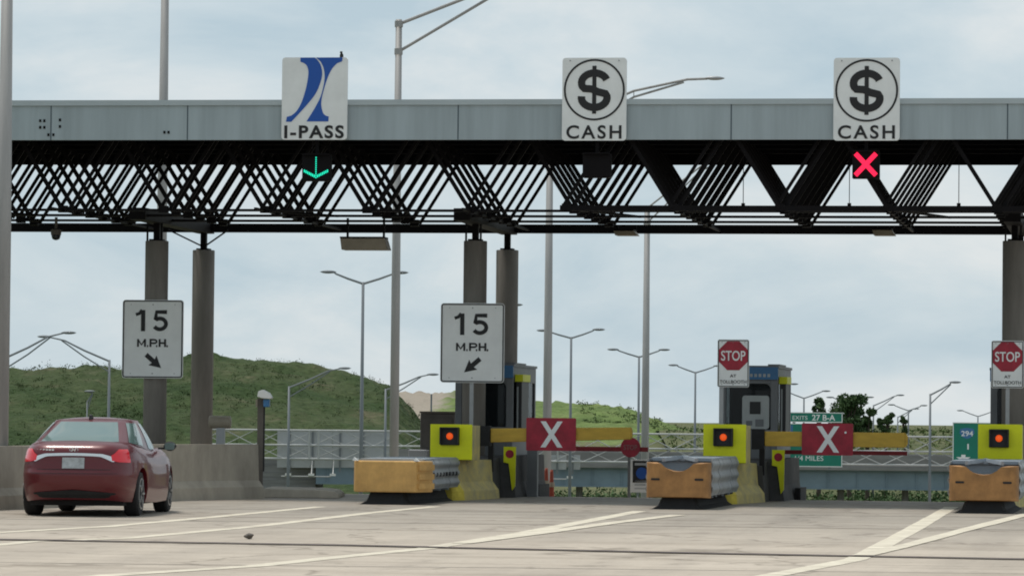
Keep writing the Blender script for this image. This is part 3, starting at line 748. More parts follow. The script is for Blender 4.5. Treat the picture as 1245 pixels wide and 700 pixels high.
def barrier(pxc, label, w=.74):
    u = .8; vc = hit(pxc, 580, u)[0]; o = pthing('concrete_barrier', label, 'barrier', vc, u, 0, 'yellow barriers under the lamp boxes')
    def sec(xl, xr, k, zt_=.735): return [(xl - .02 * k, -.02), (xr + .17 * k, -.02), (xr + .15 * k, .17), (xr + .03 * k, .33), (xr, zt_), (xl, zt_)]
    b = MB(); offset_poly(0, .34, (sec(-.38, -.10, .8, .50), sec(-.38, .04, 1)), b.bm); b.build('nose', 'yelfront', o, bevel=.012)
    b = MB(); offset_poly(.342, 2.4, (sec(-.38, .04, 1, .736), sec(-.38, .36, 1, .736)), b.bm); b.build('wall', 'yel', o, bevel=.01)
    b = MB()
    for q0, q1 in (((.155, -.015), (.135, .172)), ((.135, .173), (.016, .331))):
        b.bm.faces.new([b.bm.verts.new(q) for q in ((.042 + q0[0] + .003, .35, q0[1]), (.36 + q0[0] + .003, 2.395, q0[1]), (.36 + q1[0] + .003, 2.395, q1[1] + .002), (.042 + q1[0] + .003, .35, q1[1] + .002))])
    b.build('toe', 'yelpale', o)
    return vc
def lampbox(px0, px1, label):
    u = .95; vc = hit((px0 + px1) / 2, 537, u)[0]; z0, z1 = .74, hit((px0 + px1) / 2, 515.5, u)[1]; w = hit(px1, 530, u)[0] - hit(px0, 530, u)[0]
    o = pthing('warning_lamp_box', label, 'warning lamp', vc, u, z0, 'yellow lamp boxes on the island barriers'); h = z1 - z0
    b = MB(); b.box(-w / 2, w / 2, 0, .03, .01, h); b.build('front_panel', 'lime', o, bevel=.008)
    b = MB(); b.box(-w / 2 + .01, w / 2 - .01, .032, .95, .0, h - .02); b.build('housing', 'yel', o, bevel=.01)
    b = MB(); cx = -.02; cz = h * .67; b.box(cx - .18, cx + .18, -.05, -.001, cz - .165, cz + .165); lp = b.build('lamp_frame', 'black', o, bevel=.012)
    b = MB()
    for s in (-1, 1): b.box(cx + s * .165 - .012, cx + s * .165 + .012, -.14, -.05, cz - .15, cz + .165)
    b.box(cx - .15, cx + .15, -.14, -.05, cz + .145, cz + .165); b.build('visor', 'black', lp)
    b = MB(); b.lathe([(.064, -.051), (.055, -.068), (.03, -.08), (.001, -.084)], 24, axis='y', ctr=(cx, 0, cz)); b.build('lens', 'ledo', lp, smooth=True)
    return vc

# booths
def booth(pxl, pxr, ptop, label, machine, uf=5.3, dep=3.0):
    vl, vr = hit(pxl, 520, uf)[0], hit(pxr, 520, uf)[0]; w = vr - vl; vc = (vl + vr) / 2; zt = hit((pxl + pxr) / 2, ptop, uf)[1]
    o = pthing('toll_booth', label, 'toll booth', vc, uf, 0, 'grey toll booths on the lane islands'); hw = w / 2
    zb, wz0, wz1 = .80, 1.36, zt - .32
    # concrete base with flared foot and sloped front
    def pr(h_, e): return [(-hw - .02 - e, -.3), (hw + .22 + e, -.3), (hw + .18, .3), (hw + .16, h_), (-hw - .0, h_), (-hw - .02, .3)]
    def pf(h_): return [(-hw + .25, -.3), (hw - .02, -.3), (hw - .06, .3), (hw - .10, h_), (-hw + .30, h_), (-hw + .28, .3)]
    b = MB(); offset_poly(-2.05, -1.0, (pf(zb - .12), pf(zb - .03)), b.bm); offset_poly(-.999, dep + .15, (pr(zb, .08), pr(zb, .08)), b.bm); b.build('base', 'greyconc', o)
    # shell: posts, sill, head
    b = MB()
    for s in (-1, 1):
        b.box(s * hw - (.13 if s > 0 else 0), s * hw + (.13 if s < 0 else 0), 0, .13, zb, zt - .02)
        b.box(s * hw - (.10 if s > 0 else 0), s * hw + (.10 if s < 0 else 0), dep - .12, dep, zb, zt - .02)
    b.box(-hw + .132, hw - .132, .004, .10, zb, wz0); b.box(-hw + .132, hw - .132, .004, .10, wz1, zt - .02)
    # rounded corners of the window opening
    for sx_, sz_ in ((-1, 1), (1, 1)):
        cx, cz = sx_ * (hw - .132), wz1
        P = [(cx, cz)] + [(cx - sx_ * .12 * (1 - math.sin(R(90) * k / 5)), cz - .12 * (1 - math.cos(R(90) * k / 5))) for k in range(6)]
        b.prism(P, .006, .095)
    for s in (-1, 1):                     # side sills and heads
        b.box(s * hw - .05 * (s > 0), s * hw + .05 * (s < 0), .132, dep - .122, zb, wz0 - .02); b.box(s * hw - .05 * (s > 0), s * hw + .05 * (s < 0), .132, dep - .122, wz1, zt - .02)
    b.box(-hw + .102, hw - .102, dep - .08, dep - .02, zb, zt - .02)
    b.build('wall', 'booth', o, bevel=.006)
    b = MB(); b.box(-hw + .06, hw - .06, .14, .2, wz0, wz1); b.build('interior_screen', 'boothdark', o) if not machine else b.bm.free()
    b = MB(); b.box(-hw + .132, hw - .132, .05, .056, wz0, wz1); b.build('window', M['boothglass'], o)
    b = MB()
    for s in (-1, 1): b.box(s * (hw - .03) - .003, s * (hw - .03) + .003, .135, dep - .125, wz0 - .02, wz1)
    b.build('side_window', M['boothglass'], o, split=True)
    b = MB(); b.box(-hw + .06, hw - .06, 1.4, dep - .1, zb + .01, wz1); b.build('inner_partition', 'boothdark', o)
    if machine:
        b = MB(); b.prism(rrect(-.12, hw - .16, 1.37, 2.02, .06), .02, .4); mc = b.build('payment_machine', 'cab', o, bevel=.01)
        b = MB(); b.box(.03, .24, .008, .019, 1.66, 1.90); b.build('screen', 'boothdark', mc)
        b = MB(); b.box(-.04, .08, .01, .019, 1.44, 1.53); b.box(.14, .30, .01, .019, 1.42, 1.56); b.build('keypad', 'booth', mc, split=True)
    else:
        b = MB(); b.prism(rrect(-.06, .10, 1.0, 1.7, .04), .10, .13); b.build('equipment', 'brownpost', o)
    b = MB(); b.prism(rrect(-hw - .01, hw + .01, zt - .24, zt, .02), -.05, -.0015); hd = b.build('header', 'header', o)
    b = MB(); b.box(-hw - .02, hw + .02, .0, dep + .05, zt - .019, zt + .03); b.box(hw - .2, hw + .03, .1, 1.5, zt + .031, zt + .06); b.build('roof', 'booth', o)
    # lane side reader panel
    b = MB(); b.box(hw + .02, hw + .14, .25, 1.15, 1.18, 2.32); pn = b.build('lane_panel', 'boothdark', o, bevel=.01)
    b = MB(); b.box(hw + .01, hw + .165, .22, 1.18, 2.25, 2.39); b.build('cap', 'lime', pn)
    b = MB(); b.box(hw + .045, hw + .075, .235, .249, 1.3, 2.15); b.build('light_strip', 'cab', pn)
    b = MB(); b.prism([(hw + .0, .98), (hw + .24, .98), (hw + .23, .22), (hw + .17, .14), (hw + .10, .66), (hw - .0, .68)], -1.06, -1.02); mk = b.build('delineator', 'lime', o)
    b = MB(); b.lathe([(.08, -1.068), (.08, -1.061)], 20, axis='y', ctr=(hw + .12, 0, .84)); b.build('red_disc', 'red', mk)
    b = MB(); b.box(hw + .25, hw + .36, 1.2, 2.6, -.3, .22); b.build('kerb_foot', 'rubber', o)
    return o, w, vc, zt
gm = mat('booth_window_glass', (0.02, .024, .028), .06); gmn = gm.node_tree
tr_ = gmn.nodes.new('ShaderNodeBsdfTransparent'); mxs = gmn.nodes.new('ShaderNodeMixShader'); mxs.inputs['Fac'].default_value = .35
tr_.inputs['Color'].default_value = (.75, .78, .78, 1)
gmn.links.new(tr_.outputs[0], mxs.inputs[1]); gmn.links.new(gmn.nodes['Principled BSDF'].outputs[0], mxs.inputs[2]); gmn.links.new(mxs.outputs[0], gmn.nodes['Material Output'].inputs['Surface'])
M['boothglass'] = gm
bo1, w1, vc1, zt1 = booth(553, 623, 444, 'grey toll booth behind the left yellow lamp box, columns rising beside it', False)
bo2, w2, vc2, zt2 = booth(874, 945, 446, 'grey toll booth with a payment machine, behind the STOP sign above the middle crash cushion', True)
bo3, w3, vc3, zt3 = booth(1204, 1278, 449, 'grey toll booth at the right edge beside the thick column', False)
text('lettering', '.com', -.02, w2 / 2 - .12, zt2 - .20, zt2 - .10, -.052, 'cab', bo2, .0) if False else None
b = MB()
for k in range(6): b.box(-.05 + .085 * k, .0 + .085 * k, -.055, -.0505, zt2 - .19, zt2 - .13)
b.build('faint_lettering', 'cab', bo2)

for px, lab in ((548.5, 'yellow worn island barrier behind the boxy crash cushion'), (881, 'yellow worn island barrier behind the middle dipped crash cushion'), (1216, 'yellow worn island barrier behind the rightmost crash cushion')): barrier(px, lab)
lampbox(523, 574, 'bright yellow box with lit orange lamp, left of the three')
lampbox(855, 907, 'bright yellow box with lit orange lamp, below the middle STOP sign')
lampbox(1189, 1243, 'bright yellow box with lit orange lamp, beside the green highway sign')

# gate arms
def gate(pxs, pxe, pyt, pyb, sx0, sx1, sy0, sy1, label, u=2.6, te=0.0, be=0.0, cap=.03):
    v0, z1 = hit(pxs, pyt, u); z0 = hit(pxs, pyb, u)[1]; v1 = hit(pxe, pyt, u)[0]
    o = pthing('lane_gate', label, 'gate', v0, u, 0, 'yellow lane gates with red X panels'); Ln = v1 - v0; zc = (z0 + z1) / 2; hh = (z1 - z0) / 2
    b = MB(); b.prism([(0, zc - hh), (Ln - .02, zc - hh + be), (Ln - .02, zc + hh + te), (0, zc + hh)], -.06, .06); bm_ = b.build('beam', 'gate', o, bevel=.012)
    b = MB(); b.prism([(Ln - .018, zc - hh * .95 + be), (Ln + cap, zc - hh * .5 + be), (Ln + cap, zc + hh * .5 + te), (Ln - .018, zc + hh * .95 + te)], -.055, .055); b.build('end_cap', 'gate', bm_)
    b = MB(); b.box(-.24, -.003, -.12, .12, zc - .2, zc + .18); b.box(-.18, -.06, .121, .86, zc - .12, zc + .08); b.box(-.17, -.07, .70, .84, .5, zc - .121); b.build('pivot_post', 'rubber', o, bevel=.01)
    a, za = hit(sx0, sy0, u - .1); c, zc_ = hit(sx1, sy1, u - .1); a -= v0; c -= v0
    b = MB(); b.prism(rrect(a, c, zc_, za, .02, 2), -.10, -.075); pn = b.build('sign_panel', 'red', o)
    cx, cz = (a + c) / 2 + .01, (za + zc_) / 2; hx, hz = .16, .245
    b = MB(); t_ = .05
    for s in (-1, 1): b.prism([(cx - s * hx - t_, cz - hz), (cx - s * hx + t_, cz - hz), (cx + s * hx + t_, cz + hz), (cx + s * hx - t_, cz + hz)], -.106 - .003 * (s > 0), -.101)
    for s1 in (-1, 1):
        b.box(cx - s1 * .16 - .08, cx - s1 * .16 + .08, -.105, -.1015, cz + hz - .03 + .001, cz + hz + .001) if s1 > 5 else None
    b.build('x_mark', 'white', pn)
    return o, v0, zc
g1, gv1, gz1 = gate(597, 769, 520.5, 537.5, 640, 700, 507.5, 548, 'yellow gate arm with red X panel beside the left toll booth', te=.05, be=.085, cap=0.0)
g2, gv2, gz2 = gate(930, 1102, 524, 542, 975, 1037, 514, 553.5, 'yellow gate arm with red X panel beside the middle toll booth')
b = MB(); v_, z_ = hit(1028, 525.5, 2.5); b.lathe([(.022, -.112), (.022, -.101)], 10, axis='y', ctr=(v_ - gv2, 0, z_)); b.build('reflector', 'white', g2)
# thin red barrier arm with a round stop disc
u = 5.6; v0, z0 = hit(648, 544.5, u); v1 = hit(788, 544.5, u)[0]; vd, zd = hit(767, 543.5, u)
o = pthing('barrier_arm', 'thin red barrier arm carrying a round red stop disc', 'barrier arm', v0, u, 0)
b = MB(); b.box(0, v1 - v0, -.03, .03, z0 - .045, z0 + .045); b.build('arm', 'redpaint', o)
b = MB(); b.lathe([(.195, -.06), (.195, -.035)], 28, axis='y', ctr=(vd - v0, 0, zd)); dd = b.build('disc', 'red', o)
text('lettering', 'STOP', vd - v0 - .135, vd - v0 + .135, zd - .05, zd + .05, -.062, M['greyred'] if 'greyred' in M else (M.__setitem__('greyred', mat('worn_lettering', (.30, .13, .13), .7)) or 'greyred'), dd, .02)
b = MB(); b.box(-.1, .1, -.1, .1, 0, z0 + .12); b.build('pivot_post', 'booth', o)
u = 6.6; v0, z0 = hit(940, 549, u); v1 = hit(1103, 549, u)[0]
o = pthing('barrier_arm', 'thin brownish red barrier arm below the right yellow gate arm', 'barrier arm', v0, u, 0)
b = MB(); b.box(0, v1 - v0, -.03, .03, z0 - .04, z0 + .04); b.build('arm', 'redpaint', o)
b = MB(); b.box(-.1, .1, -.1, .1, 0, z0 + .12); b.build('pivot_post', 'booth', o)

# roadside signs
def road_sign(px0, px1, py0, py1, u, label, group, post_px, zpost=0.0, fr=.012, r=.06):
    o, w, h = panel('speed_sign' if group.startswith('speed') else 'stop_sign', px0, px1, py0, py1, u, label, 'sign', group, r=r, depth=.02)
    ring_frame(o, w, h, fr, .022 if w > .8 else .014, r - .01, 'black')
    v = hit(post_px, py1, u)[0] - hit((px0 + px1) / 2, py1, u)[0]
    b = MB(); b.box(v - .035, v + .035, .022, .07, zpost - o.location.z, h * .93); b.build('post', 'galv', o)
    b = MB()
    for q_ in (.06, .94):
        b.tube([(0, -.006, h * q_), (0, 0, h * q_)], .014, 8)
        for s in (-1, 1): b.tube([(s * w * .36, -.006, h * q_), (s * w * .36, 0, h * q_)], .010, 8)
    b.build('bolt', 'galv', o, split=True)
    return o, w, h
def arrow(o, cx, cz, dx, dz, ln, t_):
    d_ = Vector((dx, dz)).normalized(); n_ = Vector((-d_.y, d_.x)); c0 = Vector((cx, cz))
    tl = c0 - d_ * ln / 2; tip = c0 + d_ * ln / 2; nk = tip - d_ * t_ * 2.3
    P = [tl + n_ * t_ / 2, nk + n_ * t_ / 2, nk + n_ * t_ * 1.35 - d_ * t_ * .25, tip, nk - n_ * t_ * 1.35 - d_ * t_ * .25, nk - n_ * t_ / 2, tl - n_ * t_ / 2]
    b = MB(); b.prism([tuple(p) for p in P], -.008, -.001); b.bm.normal_update(); bmesh.ops.triangulate(b.bm, faces=[f for f in b.bm.faces if len(f.verts) > 4]); b.build('arrow', 'black', o)
for a in ((148, 222, 364.5, 459.5, 4.28, 'white 15 MPH sign with arrow down to the right', 1, 187, 2.4, .13), (535, 612.5, 368.5, 465, 3.2, 'white 15 MPH sign with arrow down to the left', -1, 573, .72, -.06)):
    o, w, h = road_sign(*a[:5], a[5], 'speed limit signs', a[7], a[8])
    five = [(.96, .91), (.64, .91), (.61, .56)] + arc(.745, .35, .19, .255, 125, -90, 14) + arc(.745, .35, .19, .255, -90, -150, 5)[1:]
    glyph(o, 'numerals', [([(.0, .78), (.11, .84), (.19, 1.0)], .15), ([(.225, .0), (.225, 1.0)], .20), (five, .185)], -w * .28, w * .25, h * .60, h * .87)
    mph = [([(.02, 0), (.02, 1)], .25), ([(.25, 0), (.25, 1)], .25), ([(.02, .93), (.135, .25), (.25, .93)], .21), ([(.315, .1), (.355, .1)], .25),
           ([(.43, 0), (.43, 1)], .25), ([(.41, .91), (.55, .91)] + arc(.55, .69, .085, .22, 90, -90, 8)[1:] + [(.41, .47)], .22), ([(.615, .1), (.655, .1)], .25),
           ([(.73, 0), (.73, 1)], .25), ([(.91, 0), (.91, 1)], .25), ([(.73, .5), (.91, .5)], .22), ([(.96, .1), (1.0, .1)], .25)]
    glyph(o, 'lettering', mph, -w * .25, w * .25, h * .40, h * .50, y=-.004)
    arrow(o, w * (.02 if a[6] > 0 else .0), h * .215, a[6], -.85, .40, .09)
for a in ((872, 910.5, 412.5, 470.5, 2.2, 'white STOP AT TOLLBOOTH sign above the middle crash cushion', 877, .72), (1205, 1244.5, 414, 471.5, 2.2, 'white STOP AT TOLLBOOTH sign in front of the right column', 1225, .72)):
    o, w, h = road_sign(*a[:5], a[5], 'stop at tollbooth signs', a[6], a[7], r=.035)
    b = MB(); rr_ = w * .455 / math.cos(PI / 8); cz = h * .66
    b.prism([(rr_ * math.cos(PI / 8 + k * PI / 4), cz + rr_ * math.sin(PI / 8 + k * PI / 4)) for k in range(8)], -.006, -.001); oc = b.build('octagon', 'red', o)
    text('lettering', 'STOP', -w * .385, w * .385, cz - h * .105, cz + h * .105, -.007, 'white', oc, .012)
    text('lettering', 'AT', -w * .10, w * .10, h * .21, h * .27, -.002, 'black', o, .01)
    text('lettering', 'TOLLBOOTH', -w * .42, w * .42, h * .08, h * .15, -.002, 'black', o, .004)

# ------------------------------------------------------------------ left parapet wall
wp = [gnd(-140, 629), gnd(-30, 621), gnd(40, 617.5), gnd(215, 608.3), gnd(318, 605.8)]
wall = thing('parapet_wall', 'long tan concrete parapet wall behind the red car', 'wall', wp[2])
b = MB(); org = wp[2]
def wsec(p, tan_):
    n_ = Vector((-tan_.y, tan_.x, 0)).normalized(); q = p - org
    return [q - n_ * .06, q - n_ * .04 + Vector((0, 0, .22)), q + n_ * .06 + Vector((0, 0, .34)), q + n_ * .08 + Vector((0, 0, 1.0)), q + n_ * .32 + Vector((0, 0, 1.0)), q + n_ * .36]
secs = [wsec(p, wp[min(i + 1, 4)] - wp[max(i - 1, 0)]) for i, p in enumerate(wp)]
R_ = [[b.bm.verts.new(p) for p in s_] for s_ in secs]
for a, c in zip(R_, R_[1:]):
    for i in range(6): b.bm.faces.new([a[i], a[(i + 1) % 6], c[(i + 1) % 6], c[i]])
b.bm.faces.new(R_[0]); b.bm.faces.new(R_[-1][::-1])
wo = b.build('wall', 'concrete', wall)
b = MB()
for i, f_ in ((0, .5), (2, .2), (2, .62)):
    p = secs[i][3].lerp(secs[i + 1][3], f_); q = secs[i][2].lerp(secs[i + 1][2], f_); tn = (wp[i + 1] - wp[i]).normalized(); nn = Vector((-tn.y, tn.x, 0))
    b.bm.faces.new([b.bm.verts.new(x) for x in (p - tn * .012 - nn * .003, p + tn * .012 - nn * .003, q + tn * .012 - nn * .003, q - tn * .012 - nn * .003)])
b.build('joint', 'joint', wall, split=True)
# low rounded kerb end beyond the wall
k0, k1 = gnd(320, 604.5), gnd(404, 604.5)
o = thing('concrete_kerb', 'low rounded concrete kerb end beyond the parapet wall', 'kerb', k0)
b = MB(); Lk = (k1 - k0).length; P = [(0, 0), (Lk, 0), (Lk * .985, .07), (Lk * .93, .125), (Lk * .8, .15), (0, .17)]
b.prism(P, 0, 2.5); b.build('kerb', 'concrete', o, bevel=.015)
# camera post at the end of the wall
pt = gnd(314.5, 606); pt = pt + Vector((0, .25, 0)); zt = at(314, 484, pt.y).z
o = thing('camera_post', 'brown post with a white hooded camera at the wall end', 'camera post', pt)
b = MB(); b.box(-.055, .055, -.05, .05, 0, zt); b.build('post', 'brownpost', o)
b = MB(); b.box(.058, .082, -.03, .03, .5, zt - .06); b.build('cable_duct', 'black', o)
b = MB()
P = [(-.05, zt + .03), (-.03, zt + .13), (.05, zt + .16), (.16, zt + .10), (.215, zt + .02), (.20, zt - .01), (.05, zt + .0)]
b.prism(P, -.28, .22); b.build('hood', 'camw', o, bevel=.012)
b = MB(); b.box(.06, .17, -.22, .1, zt - .16, zt - .012); b.build('lens', 'header', o, bevel=.02)
b = MB(); b.box(-.09, -.057, -.06, .04, zt - .16, zt - .02); b.build('side_box', 'fixture', o)
pt = at(266, 540, 78); zt = at(266, 513, 78).z; zb_ = 0
o = thing('sensor_housing', 'grey cylindrical sensor housing on a short post behind the wall', 'sensor', (pt.x, pt.y, 0))
b = MB(); b.lathe([(.10, -.2), (.13, -.18), (.125, .22), (.09, .24)], 16, axis='x', ctr=(0, 0, zt)); b.build('housing', 'fixture', o)
b = MB(); b.box(-.05, .12, -.06, .06, 0, zt - .1); b.build('post', 'galv', o)

v0, zt = hit(511, 502, 9.6); v1 = hit(553, 502, 9.6)[0]
o = pthing('equipment_cabinet', 'brown grey equipment cabinet behind the boxy crash cushion, left of the booth', 'cabinet', v0, 9.6, 0)
b = MB(); b.box(0, v1 - v0, 0, .6, -.35, zt); b.build('body', 'cabinet', o, bevel=.02)
b = MB(); b.box(-.01, v1 - v0 + .02, -.03, .63, zt + .001, zt + .04); b.build('lid', 'brownpost', o)
b = MB(); b.box(.06, v1 - v0 - .06, -.012, -.001, .1, zt - .1); b.build('door', 'cabinet', o)
b = MB(); b.box(-.16, .22, -.45, -.02, -.35, .86); b.build('plinth', 'galv', o, bevel=.02)
# notice board and cones behind the left lane
u = 8.8; v0, zt = hit(763, 555, u); v1 = hit(789, 555, u)[0]; zb = hit(770, 606, u)[1]; w = v1 - v0
o = pthing('notice_board', 'white notice board with black picture of a blue globe, on two posts', 'notice board', v0, u, 0)
b = MB(); b.box(.06, w, 0, .03, .05, zt - .05); b.build('panel', 'white', o)
b = MB(); b.box(.11, w - .01, -.008, -.001, zt - .52, zt - .08); b.build('picture', 'black', o)
b = MB(); b.lathe([(.12, -.014), (.12, -.009)], 24, axis='y', ctr=(w * .68, 0, zt - .33)); b.build('globe', 'blue', o)
b = MB(); b.box(.15, w - .05, -.012, -.0085, zt - .17, zt - .12); b.box(.15, w - .03, -.008, -.001, .26, .30); b.box(.15, w - .06, -.008, -.001, .19, .22); b.box(.15, w - .02, -.008, -.001, .12, .14); b.build('text_lines', 'signback', o)
b = MB()
for x in (.03, w + .03): b.box(x - .03, x + .03, .032, .08, -.6, zt)
b.build('post', 'booth', o, split=True)
for i, (px, lab) in enumerate(((664, 'left of the two worn orange traffic cones past the booth'), (670.5, 'right of the two worn orange traffic cones past the booth'))):
    p = PL(hit(px, 597, 11 + .3 * i)[0], 11 + .3 * i, pav_z(11 + .3 * i))
    o = thing('traffic_cone', lab, 'traffic cone', p, 0, 'traffic cones past the left booth')
    b = MB(); b.lathe([(.075, .03), (.05, .5), (.035, .8), (.028, .86)], 16); b.build('body', 'cone', o, smooth=True)
    b = MB(); b.box(-.13, .13, -.13, .13, 0, .03); b.build('foot', 'rubber', o)
    b = MB(); b.lathe([(.072, .5), (.062, .6)], 16); b.build('band', 'fixture', o)
p = gnd(303, 655)
o = tag(MB(), None) if False else None
b = MB(); random.seed(5)
def lump(i, j):
    a = 2 * PI * i; q_ = math.sin(PI * min(.99, max(.01, j))) ** .6; p_ = Vector((.06 * q_ * math.cos(a), .045 * q_ * math.sin(a), .075 * j)); k_ = 1 + .5 * mnoise.noise(p_ * 22)
    return Vector((p_.x * k_, p_.y * k_, p_.z))
b.grid(lump, 14, 9, wrap=True)
o = b.build('road_debris', 'brownpost'); o.location = p; tag(o, 'small dark scrap of debris on the pavement near the car', 'debris')

# ------------------------------------------------------------------ big lamp poles by the plaza
def big_pole(px, pyt, pxb, d, label, arm=None, w=.2, z0=0.0, lamp=True):
    top = at(px, pyt, d); bot = at(pxb, 560, d)
    dx = (bot.x - top.x) / max(.1, top.z - bot.z)
    basex = top.x + dx * 0; o = thing('lamp_post', label, 'lamp post', (top.x, d, z0), 0, 'tall lamp posts around the toll plaza'); H = top.z - z0
    b = MB(); b.lathe([(w * .62, 0), (w * .58, H * .5), (w * .42, H)], 14); b.lathe([(w * .95, 0), (w * .95, .25), (w * .7, .3)], 14); b.build('pole', 'pole', o, smooth=True)
    if arm:
        tip = at(arm[0], arm[1], d); ax, az = tip.x - top.x, tip.z - top.z
        b = MB(); lo = -.85 if len(arm) < 3 else arm[2]
        P1 = [Vector((0, 0, H - .12)), Vector((ax * .5, 0, H + az * .72)), Vector((ax * .82, 0, H + az * .98)), Vector((ax * .94, 0, H + az))]
        P2 = [Vector((0, 0, H + lo)), Vector((ax * .5, 0, H + az * .72 - .22)), Vector((ax * .8, 0, H + az * .92))]
        P1 = [P1[0], P1[0].lerp(P1[1], .5), P1[1], P1[2], P1[3]]
        b.tube(P1, .045, 8); b.tube(P2, .04, 8); b.bar(P1[2], P2[1], .03)
        for z_ in (H - .12, H + lo): b.lathe([(w * .55, z_ - .08), (w * .55, z_ + .08)], 12)
        b.build('arm', 'pole', o)
        b = MB()
        def hd(i, j):
            a_ = 2 * PI * i; s_ = math.sin(PI * min(.999, max(.001, j))) ** .55
            return Vector((ax * .92 + ax / abs(ax) * .75 * j, .14 * s_ * math.cos(a_), H + az + .02 + .075 * s_ * math.sin(a_)))
        b.grid(hd, 12, 9, wrap=True); b.build('lamp_head', 'galv', o, smooth=True)
    return o
big_pole(9.5, -60, 7, 63, 'thick grey lamp post at the left edge in front of the canopy end', None, .205)
big_pole(201.5, -70, 197, 90, 'grey lamp post rising behind the canopy left of the I-PASS sign', None, .20)
big_pole(485, 24, 475, 104, 'grey lamp post behind the canopy with its arm reaching out of the picture top', (715, -30), .20, pav_z(20))
big_pole(669, 150, 665, 140, 'slim grey lamp post with its lamp showing right of the middle cash sign', (872, 96), .26, -5)
big_pole(787, 250, 782.5, 194, 'slim grey lamp post just right of the round red stop disc', (915, 185), .32, -8)

def far_lamp(px, pyf, d, tips, label, double=True, hw=None, pw=.13):
    f = at(px, pyf, d); z0 = ground_h(f.x, f.y); o = thing('lamp_post', label, 'lamp post', (f.x, d, z0), 0, 'distant highway lamp posts'); H = f.z - z0
    b = MB(); b.lathe([(pw, 0), (pw * .85, H * .5), (pw * .6, H + .1)], 10); b.build('pole', 'farpole', o, smooth=True)
    for tx, ty in tips:
        t_ = at(tx, ty, d); ax, az = t_.x - f.x, t_.z - f.z; s_ = 1 if ax > 0 else -1
        b = MB(); hl = .8
        P = [Vector((0, 0, H)), Vector((ax * .35, 0, H + az * .45)), Vector((ax * .62, 0, H + az * .86)), Vector((ax - s_ * hl, 0, H + az * 1.0))]
        b.tube(P, [.075, .07, .06, .05], 6)
        if not double:
            P = [Vector((0, 0, H - .7)), Vector((ax * .35, 0, H + az * .32 - .2)), Vector((ax * .66, 0, H + az * .86))]; b.tube(P, .05, 6)
        b.build('arm', 'farpole', o)
        b = MB()
        def hd(i, j):
            a_ = 2 * PI * i; q_ = math.sin(PI * min(.999, max(.001, j))) ** .5
            return Vector((ax - s_ * .95 * (1 - j), .16 * q_ * math.cos(a_), H + az + .10 * q_ * math.sin(a_) + .03))
        b.grid(hd, 10, 7, wrap=True); b.build('lamp_head', 'farpole', o, smooth=True)
    return o
far_lamp(441.5, 345, 225, [(389, 331), (497, 332)], 'double armed lamp post left of the middle columns, nearest of the distant row')
far_lamp(590, 383, 255, [(544, 371), (636, 371)], 'double armed lamp post mostly hidden behind the middle columns')
far_lamp(694.5, 411, 285, [(652, 402), (736, 401)], 'double armed lamp post rising above the left red X panel')
far_lamp(777, 434, 312, [(738, 425), (815, 425.5)], 'double armed lamp post beside the slim pole above the red disc')
far_lamp(845.5, 453, 350, [(812, 444), (880, 445)], 'double armed lamp post just left of the middle STOP sign')
far_lamp(936, 474, 385, [(903, 466), (971, 467)], 'double armed lamp post mostly hidden behind the middle booth')
far_lamp(977.5, 484, 410, [(946, 475), (1010, 475.5)], 'double armed lamp post directly above the exits sign')
far_lamp(1033.5, 491, 440, [(1004, 483), (1063, 483)], 'double armed lamp post in front of the largest far tree')
far_lamp(1104.5, 499, 480, [(1079, 492), (1128, 493)], 'double armed lamp post right of the far trees')
far_lamp(1189, 506, 520, [(1163, 499), (1214, 500)], 'double armed lamp post above the green sign with the route shield')
far_lamp(1131, 480, 300, [(1169, 465)], 'single armed lamp post with long arm pointing right, right of the far trees', False)
far_lamp(1062, 493, 430, [(1100, 480.5)], 'single armed lamp post rising out of the largest far tree', False)
far_lamp(1091.5, 507, 500, [(1118, 497)], 'smallest single armed lamp post right of the far trees', False)
far_lamp(469, 474, 300, [(534, 455.5)], 'single armed lamp post behind the tall pole near the pale hill track', False)
far_lamp(351.5, 471, 290, [(427, 448)], 'single armed lamp post before the hill, right of the second column', False)
far_lamp(133, 439, 260, [(45, 409.5)], 'single armed lamp post before the hill with its arm pointing left', False)
far_lamp(2, 437, 240, [(93, 405)], 'single armed lamp post hidden behind the left edge pole, arm pointing right', False)
far_lamp(106, 489, 330, [(116, 476)], 'short bent lamp post standing behind the red car roof', False, pw=.09)
p = at(524.5, 479, 560)
b = MB(); b.tube([(0, 0, -8), (0, 0, 0)], .12, 8); o = b.build('bare_post', 'farpole'); o.location = p; tag(o, 'bare thin post standing on the tan hill track', 'post')

